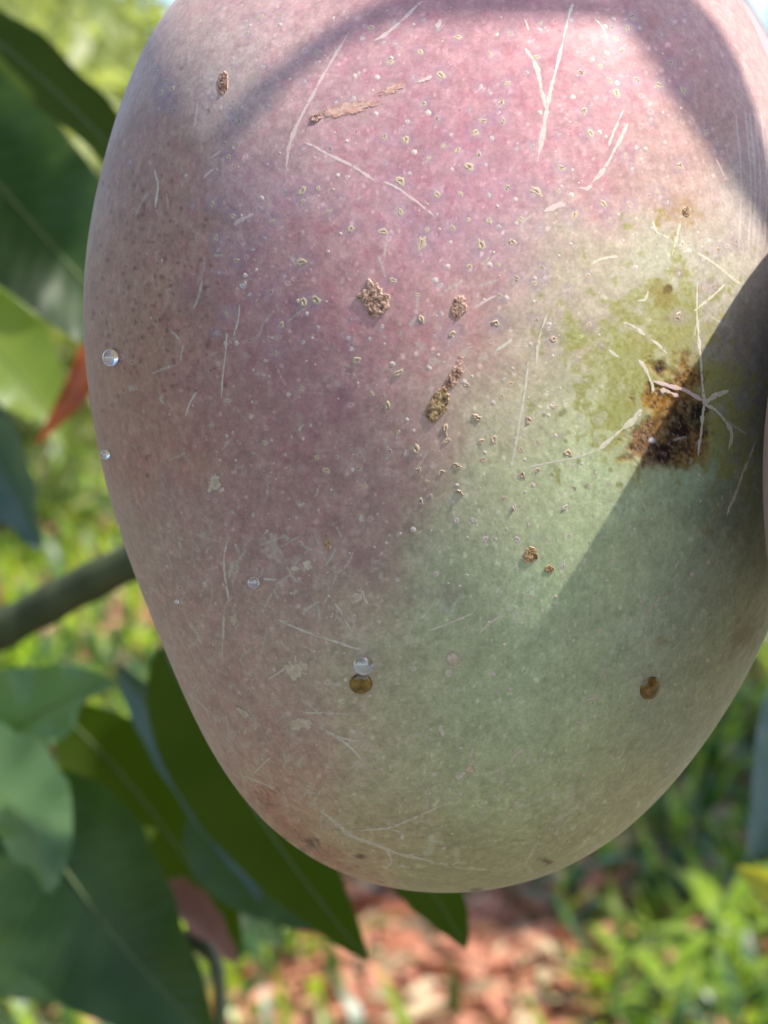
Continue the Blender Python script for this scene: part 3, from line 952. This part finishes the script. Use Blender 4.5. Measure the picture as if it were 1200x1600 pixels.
# ------------------------------------------------------------------ marks on the skin, as parts
M['lent_rim'] = mat_noise('lenticel_rim', (.36, .24, .15), (.60, .47, .31), 4200, .6, lo=.3, hi=.6)
M['lent_pale'] = mat_noise('lenticel_pale', (.46, .36, .30), (.62, .52, .44), 4200, .6, lo=.3, hi=.6)
M['lent_core'] = mat_noise('lenticel_core', (.060, .035, .018), (.12, .07, .035), 3000, .7)
M['scab'] = mat_noise('scab', (.24, .115, .055), (.50, .30, .185), 1700, .65, .0002, detail=3)
M['scab_dark'] = mat_noise('scab_dark', (.12, .060, .018), (.42, .27, .10), 1500, .5, .0003, detail=3)
M['scab_pale'] = mat_noise('scab_pale', (.58, .38, .30), (.48, .24, .18), 1500, .7, .0001, detail=3)
M['stain'] = mat_noise('tan_stain', (.50, .40, .28), (.66, .55, .42), 1300, .6, .00005, detail=4)
M['pit'] = mat_noise('amber_gum', (.085, .048, .008), (.24, .150, .028), 900, .12, .00006, .8)
M['scar_pink'] = mat_noise('scar_pink', (.62, .45, .40), (.68, .52, .46), 1800, .6)
M['scar_green'] = mat_noise('scar_green', (.58, .53, .38), (.68, .62, .47), 1800, .6)
M['scar_dull'] = mat_noise('scar_dull', (.58, .51, .40), (.70, .63, .50), 1800, .6)


def ragged(m, full=.95, lo=.36, hi=.52, edge=.55, scale=2200):
    """fade a mark out towards its UV edge (v=1) through noise, so the skin shows between"""
    nt = m.node_tree
    N, L = nt.nodes, nt.links
    b = N['Principled BSDF']
    tc = N.new('ShaderNodeTexCoord')
    sx = N.new('ShaderNodeSeparateXYZ')
    L.new(tc.outputs['UV'], sx.inputs[0])
    e = N.new('ShaderNodeMapRange')
    e.interpolation_type = 'SMOOTHSTEP'
    e.inputs['From Min'].default_value = edge
    e.inputs['From Max'].default_value = 1.0
    e.inputs['To Min'].default_value = 0.0
    e.inputs['To Max'].default_value = 0.42
    L.new(sx.outputs['Y'], e.inputs['Value'])
    n = N.new('ShaderNodeTexNoise')
    n.inputs['Scale'].default_value = scale
    n.inputs['Detail'].default_value = 4
    L.new(tc.outputs['Object'], n.inputs['Vector'])
    sub = N.new('ShaderNodeMath')
    sub.operation = 'SUBTRACT'
    L.new(n.outputs['Fac'], sub.inputs[0])
    L.new(e.outputs[0], sub.inputs[1])
    a = N.new('ShaderNodeMapRange')
    a.inputs['From Min'].default_value = lo
    a.inputs['From Max'].default_value = hi
    a.inputs['To Max'].default_value = full
    L.new(sub.outputs[0], a.inputs['Value'])
    L.new(a.outputs[0], b.inputs['Alpha'])
    return m


for nm_, fl_ in (('scar_pink', .9), ('scar_green', .9), ('scar_dull', .85)):
    ragged(M[nm_], fl_, .16, .40, .40, 1700)
ragged(M['stain'], .92, .12, .38, .35, 1500)
ragged(M['scab_pale'], .95, .10, .34, .4, 2200)


def crust(name, dark, pale, gloss):
    m, nt, N, L, b = new_mat(name)
    a = N.new('ShaderNodeAttribute')
    a.attribute_name = 'lift'
    mx = N.new('ShaderNodeMix')
    mx.data_type = 'RGBA'
    mx.inputs['A'].default_value = (*dark, 1)
    mx.inputs['B'].default_value = (*pale, 1)
    L.new(a.outputs['Fac'], mx.inputs['Factor'])
    tc = N.new('ShaderNodeTexCoord')
    n = N.new('ShaderNodeTexNoise')
    n.inputs['Scale'].default_value = 3600
    n.inputs['Detail'].default_value = 4
    L.new(tc.outputs['Object'], n.inputs['Vector'])
    mr = N.new('ShaderNodeMapRange')
    mr.inputs['From Min'].default_value = .35
    mr.inputs['From Max'].default_value = .65
    mr.inputs['To Min'].default_value = .45
    mr.inputs['To Max'].default_value = 1.35
    L.new(n.outputs['Fac'], mr.inputs['Value'])
    vm = N.new('ShaderNodeVectorMath')
    vm.operation = 'SCALE'
    L.new(mx.outputs['Result'], vm.inputs[0])
    L.new(mr.outputs[0], vm.inputs['Scale'])
    L.new(vm.outputs[0], b.inputs['Base Color'])
    bp = N.new('ShaderNodeBump')
    bp.inputs['Distance'].default_value = .00016
    L.new(n.outputs['Fac'], bp.inputs['Height'])
    L.new(bp.outputs[0], b.inputs['Normal'])
    b.inputs['Roughness'].default_value = gloss
    return m


M['scab'] = crust('scab_crust', (.20, .090, .050), (.62, .385, .27), .65)
M['scab_dark'] = crust('scab_crust_dark', (.13, .065, .022), (.50, .33, .15), .45)


def lenticel_mesh(kind, pale):
    r = np.random.default_rng(100 + kind)
    n = 12
    a = np.linspace(0, 2 * np.pi, n, endpoint=False)
    el = [1.0, .75, .5, .85, .42, .9, .62][kind % 7]
    jit = np.clip(1 + .24 * r.normal(size=n), .6, 1.5)
    tri = kind % 3 == 0
    lobe = (.55 + .45 * np.cos(3 * a)) if tri else np.ones(n)
    rings = []
    for rad, z in ((1.0, -.05), (.82, .07), (.60, .13 + .05 * r.random())):
        rr = rad * jit * (1 + (.22 * (lobe - .5) if tri else 0))
        rings.append(np.stack([rr * np.cos(a) * el, rr * np.sin(a), np.full(n, z) * (1 + .35 * r.normal(size=n) * (z > 0))], -1))
    slit = (.50 * lobe ** 1.6 + .07) if tri else np.full(n, .40)
    rings.append(np.stack([slit * np.cos(a) * (1 if tri else el * .30), slit * np.sin(a) * 1.45, np.full(n, .075)], -1))
    rings.append(np.stack([slit * .5 * np.cos(a) * (1 if tri else el * .4), slit * .5 * np.sin(a), np.full(n, .0)], -1))
    V = np.r_[np.concatenate(rings), [[0, 0, -.05]]]
    f = grid_faces(5, n, True)
    k = np.arange(n)
    cap = np.stack([np.full(n, 5 * n), (k + 1) % n, k], -1)[:, ::-1]
    mi = np.r_[np.zeros(3 * n), np.ones(n), np.ones(n)].astype(int)
    me_o = mesh_obj('lenticel', V, [f, cap], [M['lent_pale'] if pale else M['lent_rim'], M['lent_core']], mat_idx=mi)
    me = me_o.data
    bpy.data.objects.remove(me_o)
    return me


LM = [[lenticel_mesh(i, p) for i in range(20)] for p in (False, True)]
LA = np.array(LEN, float)
LP, LNn = pix(LA[:, 0], LA[:, 1])
for i, (x, y, r_) in enumerate(LEN[:300]):
    pale = (r_ < 4.7) or (y > 780)
    o = bpy.data.objects.new('lenticel', LM[int(pale)][rng.integers(20)])
    COL.objects.link(o)
    o.parent = mango
    z = Vector(LNn[i])
    q_ = z.to_track_quat('Z', 'Y')
    o.rotation_mode = 'QUATERNION'
    from mathutils import Quaternion
    o.rotation_quaternion = q_ @ Quaternion((0, 0, 1), rng.uniform(-3.1, 3.1))
    s_ = r_ * MPP * (.76 if not pale else .70)
    o.scale = (s_, s_ * rng.uniform(1.0, 1.35), s_ * rng.uniform(.7, 1.3) * (1.15 if 470 < y < 800 and r_ > 6 else .5))
    o.location = LP[i] - mango_base


def specks(pts, sizes, name, mat):
    """tiny domes on the skin, joined"""
    P, Nn = pix(pts[:, 0], pts[:, 1])
    n = len(P)
    A = unit(np.cross(Nn, [0.3, .5, .8]))
    B = np.cross(Nn, A)
    a = np.linspace(0, 2 * np.pi, 6, endpoint=False)
    r = sizes * MPP
    ring = P[:, None] - mango_base + r[:, None, None] * (np.cos(a)[None, :, None] * A[:, None] + np.sin(a)[None, :, None] * B[:, None]) * rng.uniform(.7, 1.2, (n, 6, 1)) - Nn[:, None] * .00001
    mid = P[:, None] - mango_base + .55 * r[:, None, None] * (np.cos(a)[None, :, None] * A[:, None] + np.sin(a)[None, :, None] * B[:, None]) + Nn[:, None] * (r * .10)[:, None, None]
    top_ = (P - mango_base + Nn * (r * .13)[:, None])[:, None]
    V = np.concatenate([ring, mid, top_], 1).reshape(-1, 3)
    bidx = np.arange(n)[:, None, None] * 13
    k = np.arange(6)
    q4 = np.stack([k, (k + 1) % 6, 6 + (k + 1) % 6, 6 + k], -1)[None] + bidx
    t3 = np.stack([6 + k, 6 + (k + 1) % 6, np.full(6, 12)], -1)[None] + bidx
    o = mesh_obj(name, V, [q4.reshape(-1, 4), t3.reshape(-1, 3)], mat, mango)
    o['kind'] = 'stuff'
    return o


ns = 620
sp = np.stack([rng.uniform(190, 1130, ns), rng.uniform(10, 1330, ns)], -1)
dx = (sp[:, 0] - 700) / 520
dy = (sp[:, 1] - 560) / 800
dark = (sp[:, 0] > 950) & (sp[:, 1] > 430) & (sp[:, 1] < 740)
left = (sp[:, 0] < 330) & (sp[:, 1] < 800)
ok = (dx ** 2 + dy ** 2 < .93) & ~dark & ~(left & (rng.random(ns) < .8))
specks(sp[ok], np.clip(rng.gamma(3.0, .75, ok.sum()), 1.1, 5.0), 'lenticel_specks', M['lent_pale'])


def scab(x, y, rx, ry, rot, h, mat, rough=.5, seed=0, dent=0.0):
    """irregular flake laid on the skin (or lining a dent in it)"""
    r = np.random.default_rng(500 + seed)
    na, nr = 56, 15
    a = np.linspace(0, 2 * np.pi, na, endpoint=False)
    w = np.ones(na)
    for k_ in range(2, 16):
        w += rough * .36 / k_ ** .7 * r.normal() * np.cos(k_ * a + r.uniform(0, 6.3))
    w = np.clip(w, .45, 1.6)
    rr = np.linspace(0, 1, nr)[1:]
    R_ = rr[:, None] * w[None]
    lx, ly = R_ * np.cos(a) * rx, R_ * np.sin(a) * ry
    c, s = math.cos(rot), math.sin(rot)
    PX = np.r_[x, (x + lx * c - ly * s).ravel()]
    PY = np.r_[y, (y + lx * s + ly * c).ravel()]
    P, Nn = pix(PX, PY)
    rad = np.r_[0, np.repeat(rr, na)]
    g = np.clip((.6 * fbm(P, 1500, 2) + .4 * fbm(P + 1.7, 4300, 2) - .34) / .32, 0, 1)
    if dent:
        dd = np.r_[0, np.hypot(lx / (rx * 1.12), ly / (ry * 1.12)).ravel()]
        hh = -dent * np.sqrt(np.clip(1 - rad ** 2, 0, 1)) - .00002
    else:
        hh = h * (.5 + .5 * g) * np.where(rad > .97, 0, 1) - np.where(rad > .97, .00008, 0)
    V = P + Nn * hh[:, None] - mango_base
    f = grid_faces(nr - 1, na, True, 1)
    k_ = np.arange(na)
    cap = np.stack([np.zeros(na, int), 1 + k_, 1 + (k_ + 1) % na], -1)
    lift = np.clip(g * .9 + (rad > .86) * .45, 0, 1)
    return mesh_obj('scab', V, [f, cap[:, ::-1]], mat, mango, smooth=True, uv=np.stack([rad * 0, rad], -1), col={'lift': lift})


SCABS = [(585, 468, 20, 29, -.25, .00026, 'scab', .55), (717, 480, 11, 20, .1, .00018, 'scab', .5), (684, 633, 15, 30, .45, .00020, 'scab_dark', .4), (708, 590, 9, 26, .55, .00018, 'scab', .5),
         (720, 562, 6, 9, .5, .00014, 'scab_pale', .4), (545, 170, 58, 11, -.28, .00010, 'scab_pale', .5), (612, 140, 24, 7, -.35, .00008, 'scab_pale', .5), (665, 124, 20, 4, -.4, .00008, 'scar_pink', .5),
         (494, 185, 7, 6, 0, .00025, 'scab', .5), (349, 130, 8, 19, .1, .00014, 'scab', .4), (829, 867, 12, 12, .3, .00014, 'scab_dark', .6), (858, 889, 7, 6, 0, .0001, 'scab_dark', .5),
         (470, 1131, 28, 14, .05, .00006, 'stain', .45), (381, 1115, 20, 7, .65, .00005, 'stain', .6), (462, 1046, 26, 22, .3, .00004, 'stain', .75), (366, 967, 10, 13, 0, .00005, 'stain', .5),
         (708, 1030, 14, 12, .1, .00008, 'stain', .35), (558, 933, 12, 11, 0, .00004, 'stain', .4), (335, 755, 16, 15, 0, .00004, 'stain', .9), (480, 883, 9, 12, 0, .00006, 'stain', .6),
         (462, 888, 12, 5, -.1, .00005, 'stain', .5), (512, 848, 3, 12, -.25, .00012, 'scab_dark', .5), (735, 1200, 6, 18, .25, .00005, 'stain', .6), (719, 1212, 12, 6, -.5, .00005, 'scar_dull', .8), (1072, 331, 6, 8, 0, .00012, 'scab_dark', .5),
         (484, 1227, 8, 4, .3, .00004, 'stain', .5), (383, 1143, 5, 7, .3, .00004, 'stain', .7)]
for i, (x, y, rx, ry, rt, h, mt, rg_) in enumerate(SCABS):
    scab(x, y, rx, ry, rt, h, M[mt], rg_, i)
# sunken brown spots
for i, (x, y, rx, ry, rt) in enumerate([(564, 1068, 18, 16, 0), (1015, 1075, 14, 19, .5)]):
    o = scab(x, y, rx, ry, rt, 0, M['pit'], .05, 60 + i, dent=-.0007)
    o.name = 'gum_bead'


def scar(pts, w, mat, seed=0):
    """thin raised scratch: ribbon laid along a pixel path"""
    r = np.random.default_rng(900 + seed)
    P0 = np.array(pts, float)
    ln = np.hypot(*np.diff(P0, axis=0).T).sum()
    n = max(8, int(ln / 4))
    P2 = smooth_path(P0, n)
    T = unit(np.gradient(P2, axis=0))
    S_ = np.stack([-T[:, 1], T[:, 0]], -1)
    P2 = P2 + S_ * (np.convolve(r.normal(size=n + 4), np.ones(5) / 5, 'valid') * .9)[:, None]
    e = np.linspace(0, 1, n)
    ww = w * .72 * np.clip(.82 + .42 * np.convolve(r.normal(size=n + 2), np.ones(3) / 3, 'valid'), .25, 1.6) * np.clip(np.minimum(e, 1 - e) * 9 + .25, 0, 1)
    V = []
    for s_, h in ((-1, .000008), (-.5, .000016), (0, .00002), (.5, .000016), (1, .000008)):
        q_ = P2 + S_ * (ww * s_)[:, None]
        P, Nn = pix(q_[:, 0], q_[:, 1])
        V.append(P + Nn * h - mango_base)
    V = np.stack(V, 1).reshape(-1, 3)
    uv = np.stack(np.broadcast_arrays(np.linspace(0, 1, n)[:, None], np.abs(np.linspace(-1, 1, 5))[None]), -1).reshape(-1, 2)
    return mesh_obj('scratch_scar', V, grid_faces(n, 5), mat, mango, uv=uv)


SCARS = [([(545, 50), (510, 110), (480, 165), (455, 215), (446, 262)], 6, 'scar_pink'), ([(660, 2), (635, 25), (610, 48), (585, 64)], 6, 'scar_pink'), ([(475, 222), (510, 240), (555, 262), (585, 283)], 5, 'scar_pink'),
         ([(598, 284), (625, 296), (650, 315), (680, 338)], 4, 'scar_pink'), ([(820, 75), (838, 105), (848, 150), (853, 172)], 8, 'scar_pink'), ([(881, 60), (868, 110), (855, 165), (848, 210), (840, 253)], 8, 'scar_pink'),
         ([(981, 193), (965, 225), (945, 262), (925, 287)], 7, 'scar_pink'), ([(974, 172), (962, 198), (950, 228)], 5, 'scar_pink'), ([(850, 330), (868, 323), (884, 317)], 8, 'scar_pink'), ([(904, 293), (916, 295), (926, 290)], 6, 'scar_pink'),
         ([(895, 5), (888, 30), (880, 60)], 4, 'scar_dull'), ([(1090, 395), (1120, 415), (1158, 446)], 5, 'scar_green'), ([(1134, 443), (1110, 465), (1084, 486)], 5, 'scar_green'), ([(1089, 440), (1089, 485), (1092, 530), (1096, 580), (1099, 625), (1098, 650), (1094, 690), (1090, 712)], 5, 'scar_green'),
         ([(1099, 632), (1115, 620), (1138, 610)], 9, 'scar_green'), ([(1100, 630), (1118, 640), (1135, 660), (1143, 680), (1139, 702)], 6, 'scar_green'), ([(1020, 596), (1045, 602), (1068, 609), (1098, 626)], 6, 'scar_pink'), ([(1032, 608), (1046, 613), (1060, 620)], 8, 'scar_pink'),
         ([(998, 562), (1010, 580), (1019, 600), (1020, 612)], 5, 'scar_green'), ([(1003, 640), (985, 660), (960, 680), (935, 702)], 9, 'scar_green'), ([(935, 702), (900, 715), (860, 723), (820, 733)], 3, 'scar_green'), ([(974, 503), (990, 510), (1008, 524)], 5, 'scar_green'),
         ([(951, 546), (958, 552), (967, 560)], 5, 'scar_green'), ([(1016, 530), (1030, 540), (1042, 552)], 6, 'scar_green'), ([(826, 565), (820, 610), (812, 660), (802, 712), (798, 730)], 5, 'scar_green'), ([(855, 490), (842, 530), (838, 570)], 4, 'scar_green'), ([(742, 480), (760, 470), (775, 462)], 5, 'scar_pink'),
         ([(775, 548), (790, 538), (800, 530)], 5, 'scar_green'), ([(925, 413), (940, 405), (965, 400)], 8, 'scar_green'), ([(995, 470), (1008, 468), (1014, 455)], 4, 'scar_green'), ([(1020, 345), (1025, 362), (1045, 372)], 4, 'scar_green'), ([(1062, 348), (1058, 370), (1050, 400)], 5, 'scar_green'),
         ([(1118, 246), (1126, 265), (1134, 282)], 4, 'scar_pink'), ([(500, 1266), (525, 1285), (545, 1303), (590, 1321), (640, 1338), (675, 1346)], 7, 'scar_dull'), ([(560, 1298), (610, 1293), (650, 1277), (690, 1258)], 4, 'scar_dull'), ([(603, 1323), (610, 1340), (613, 1347), (602, 1354)], 4, 'scar_dull'),
         ([(613, 1296), (628, 1302), (628, 1314)], 6, 'scar_dull'), ([(685, 1349), (700, 1350)], 4, 'scar_dull'), ([(712, 1355), (738, 1358), (762, 1359)], 3, 'scar_dull'), ([(625, 1353), (642, 1355)], 5, 'scar_dull'), ([(434, 968), (465, 982), (500, 995), (530, 1004), (565, 1016)], 4, 'scar_dull'),
         ([(508, 1141), (530, 1155), (550, 1170), (568, 1190)], 5, 'scar_dull'), ([(525, 1150), (548, 1157), (565, 1158)], 3, 'scar_dull'), ([(475, 1113), (510, 1114), (545, 1117)], 3, 'scar_dull'), ([(424, 1183), (408, 1197), (393, 1210)], 4, 'scar_dull'), ([(382, 1213), (405, 1222), (430, 1233)], 5, 'scar_dull'),
         ([(355, 845), (350, 870), (352, 900), (357, 940)], 4, 'scar_dull'), ([(349, 962), (349, 990), (347, 1025)], 5, 'scar_dull'), ([(418, 1062), (435, 1052), (452, 1040)], 5, 'scar_dull'), ([(523, 942), (535, 960), (550, 990)], 3, 'scar_dull'), ([(564, 922), (575, 946)], 4, 'scar_dull'),
         ([(355, 520), (352, 550), (346, 620)], 3, 'scar_dull'), ([(375, 475), (372, 500), (365, 525)], 3, 'scar_dull'), ([(308, 612), (297, 630), (290, 650)], 3, 'scar_dull'), ([(670, 985), (705, 972), (738, 958)], 3, 'scar_green'), ([(745, 995), (762, 976), (784, 962)], 4, 'scar_green'),
         ([(432, 905), (420, 905), (412, 903)], 4, 'scar_dull'), ([(1031, 932), (1020, 948), (1010, 962)], 4, 'scar_dull'), ([(1061, 875), (1056, 885), (1052, 893)], 3, 'scar_dull'), ([(1180, 690), (1165, 730), (1148, 775), (1135, 805)], 4, 'scar_dull'), ([(820, 1170), (805, 1180), (797, 1190)], 5, 'scar_dull'),
         ([(900, 1128), (915, 1133)], 4, 'scar_dull'), ([(915, 1093), (935, 1090)], 5, 'scar_dull'), ([(688, 1133), (692, 1150)], 6, 'scar_dull'), ([(365, 350), (380, 342), (396, 335)], 7, 'scar_pink'), ([(325, 248), (336, 242), (345, 235)], 4, 'scar_pink'), ([(318, 278), (326, 270), (334, 264)], 5, 'scar_pink'),
         ([(242, 265), (247, 290), (243, 325)], 4, 'scar_dull'), ([(303, 200), (306, 180), (309, 160)], 3, 'scar_pink'), ([(820, 30), (826, 48)], 4, 'scar_pink'), ([(688, 30), (684, 44)], 6, 'scar_pink'), ([(930, 30), (943, 45), (948, 60)], 4, 'scar_dull')]
for i, (pts, w, mt) in enumerate(SCARS):
    scar(pts, w, M[mt], i)

# ------------------------------------------------------------------ clear sap droplets resting on the skin
m, nt, N, L, b = new_mat('sap')
b.inputs['Base Color'].default_value = (.98, .985, .98, 1)
b.inputs['Roughness'].default_value = .0
b.inputs['IOR'].default_value = 1.47
b.inputs['Transmission Weight'].default_value = 1.0
b.inputs['Coat Weight'].default_value = 1.0
b.inputs['Coat IOR'].default_value = 1.9
b.inputs['Coat Roughness'].default_value = 0.0
M['sap'] = m


def droplet(x, y, r, label, stretch=1.0):
    P, Nn = pix(np.array([float(x)]), np.array([float(y)]))
    P, Nn = P[0], Nn[0]
    R = r * MPP
    a = np.linspace(0, 2 * np.pi, 36, endpoint=False)
    t = np.linspace(.02, math.pi * .93, 22)
    V = np.stack([np.sin(t)[:, None] * np.cos(a)[None], np.sin(t)[:, None] * np.sin(a)[None] * stretch, (np.cos(t) * .97 + .88)[:, None] + 0 * a[None]], -1).reshape(-1, 3) * R
    V = np.r_[V, [[0, 0, 1.85 * R]], [[0, 0, V[-36:, 2].mean()]]]
    k_ = np.arange(36)
    c0 = np.stack([np.full(36, 22 * 36), k_, (k_ + 1) % 36], -1)
    c1 = np.stack([np.full(36, 22 * 36 + 1), 21 * 36 + (k_ + 1) % 36, 21 * 36 + k_], -1)
    o = mesh_obj('sap_droplet', V, [grid_faces(22, 36, True)[:, ::-1], np.r_[c0, c1]], M['sap'])
    o.rotation_euler = Vector(Nn).to_track_quat('Z', 'Y').to_euler()
    o.location = P
    return tag(o, label, 'droplet', 'clear droplets on the mango')


droplet(571, 1032, 15, 'largest clear droplet, just above the round brown spot', 1.1)
droplet(183, 558, 13, 'clear droplet on the grey-brown left flank of the mango', 1.05)
droplet(401, 908, 9, 'small clear droplet above the streaky tan scar, lower left')
droplet(385, 445, 7, 'small clear droplet on the mauve skin at the edge of the sunlight')
droplet(171, 709, 8, 'clear droplet at the very left edge of the mango')
droplet(279, 939, 4, 'tiny whitish droplet near the lower left edge')

# ------------------------------------------------------------------ neighbouring fruit


def other_mango(cen, axes, tilt, tl, label, c1, c2):
    """cen in camera space; lopsided mango body with procedural blush"""
    th, ph = np.meshgrid(np.linspace(.001, math.pi - .001, 90), np.linspace(0, 2 * np.pi, 120, endpoint=False), indexing='ij')
    v = np.stack([np.sin(th) * np.cos(ph) * axes[0], np.cos(th) * axes[1], np.sin(th) * np.sin(ph) * axes[2]], -1).reshape(-1, 3)
    ct, st = math.cos(tilt), math.sin(tilt)
    R = np.array([[ct, st, 0], [-st, ct, 0], [0, 0, 1]])
    R2 = np.array([[1, 0, 0], [0, math.cos(tl), math.sin(tl)], [0, -math.sin(tl), math.cos(tl)]])
    v = v @ (R2 @ R)
    w = cam2w(np.asarray(cen) + v)
    base = w[w[:, 2].argmin()]
    t = empty('mango', base)
    tag(t, label, 'mango')
    m = mat_noise('mango_skin_neighbour', c1, c2, 26, .45, .0, .42, 8, .3, .7)
    V = np.r_[w - base, [w[:120].mean(0) - base], [w[-120:].mean(0) - base]]
    k_ = np.arange(120)
    c0 = np.stack([np.full(120, 90 * 120), k_, (k_ + 1) % 120], -1)
    c1_ = np.stack([np.full(120, 90 * 120 + 1), 89 * 120 + (k_ + 1) % 120, 89 * 120 + k_], -1)
    mesh_obj('skin', V, [grid_faces(90, 120, True)[:, ::-1], np.r_[c0, c1_]], m, t)
    tp = w[:120].mean(0) - base
    Vt, ft = tube(smooth_path([tp - UP * .004, tp + UP * .03, tp + UP * .09 - RIGHT * .01 + FWD * .02], 12), np.linspace(.0042, .003, 12), 12)
    mesh_obj('stalk', Vt, ft, M['twig'], t)
    return t


other_mango(ray(1888.3, 649.8) * .2239, (.0507, .0675, .0441), -.2654, -.1945, 'mauve mango showing only a sliver at the right edge', (.36, .25, .24), (.42, .31, .28))
other_mango(ray(881, 350) * .372, (.0474, .0614, .046), 0, 0, 'greyish mango behind, glimpsed below the sky at top right', (.36, .27, .26), (.42, .33, .31))

# ------------------------------------------------------------------ overhead branch: its twig and leaves shade the fruit and the foliage
b6 = empty('overhead_branch', cam2w(np.array([.30, .62, -.30])))
tag(b6, 'mango branch hanging just above the picture, shading the fruit', 'branch')


def lifted(pts, h):
    A = np.array(pts, float)
    P, _ = pix(A[:, 0], A[:, 1])
    return P + SUN * h


tw = lifted([(245, 420), (300, 285), (360, 200), (430, 128), (515, 62), (620, 12), (740, 6), (860, 6), (960, 15), (1060, 50)], .32)
P = smooth_path(tw, 60)
V_, f_ = tube(P - np.array(b6.location), np.full(60, .0018), 10)
mesh_obj('stem', V_, f_, M['twig'], b6)
lf = lifted([(952, -30), (1220, 405)], .34)
leaf(b6, lf[0], lf[1], .0148, 0, (0, 0, 0), 'leaf_dark', .1, .02, world=True, nrm=SUN)
# unseen leaves added to shade the foliage and mango behind the fruit, farther back than the fruit's own sunlight
def shade(px, py, d, h, length=.09, width=.040):
    c_ = at(px, py, d) + SUN * h
    a = unit(np.cross(SUN, rng.normal(size=3)))
    leaf(b6, c_ - a * length / 2, c_ + a * length / 2, width, rng.uniform(-12, 12), (0, 0, .006), 'leaf_dark', .15, .03, world=True, nrm=SUN, rib=False)


for (px, py, d, h) in [(300, 1100, .52, .50), (400, 1280, .50, .46), (480, 1380, .49, .55), (350, 1200, .51, .62), (540, 1460, .48, .5), (660, 1390, .465, .6), (60, 160, .59, .5), (130, 240, .585, .6), (20, 100, .6, .42),
                       (1190, 1150, .61, .62), (1200, 1260, .605, .7), (1215, 1050, .615, .55), (1180, 30, .372, .40), (1150, -60, .372, .46), 
                       (250, 1330, .64, .6), (420, 1420, .57, .7)]:
    shade(px, py, d, h)
for _ in range(8):
    if rng.random() < .75:
        px, py, d = rng.uniform(260, 600), rng.uniform(1180, 1560), .62
    else:
        px, py, d = rng.uniform(120, 280), rng.uniform(1450, 1600), .6
    c_ = at(px, py, d) + SUN * rng.uniform(.45, 1.0)
    a = unit(rng.normal(size=3) * .8 + np.array([.2, 0, -.6]))
    l_ = rng.uniform(.10, .14)
    leaf(b6, c_ - a * l_ / 2, c_ + a * l_ / 2, rng.uniform(.03, .042), rng.uniform(-30, 30), (0, 0, .01), 'leaf_dark', .2, .03, world=True, nrm=SUN, rib=False)
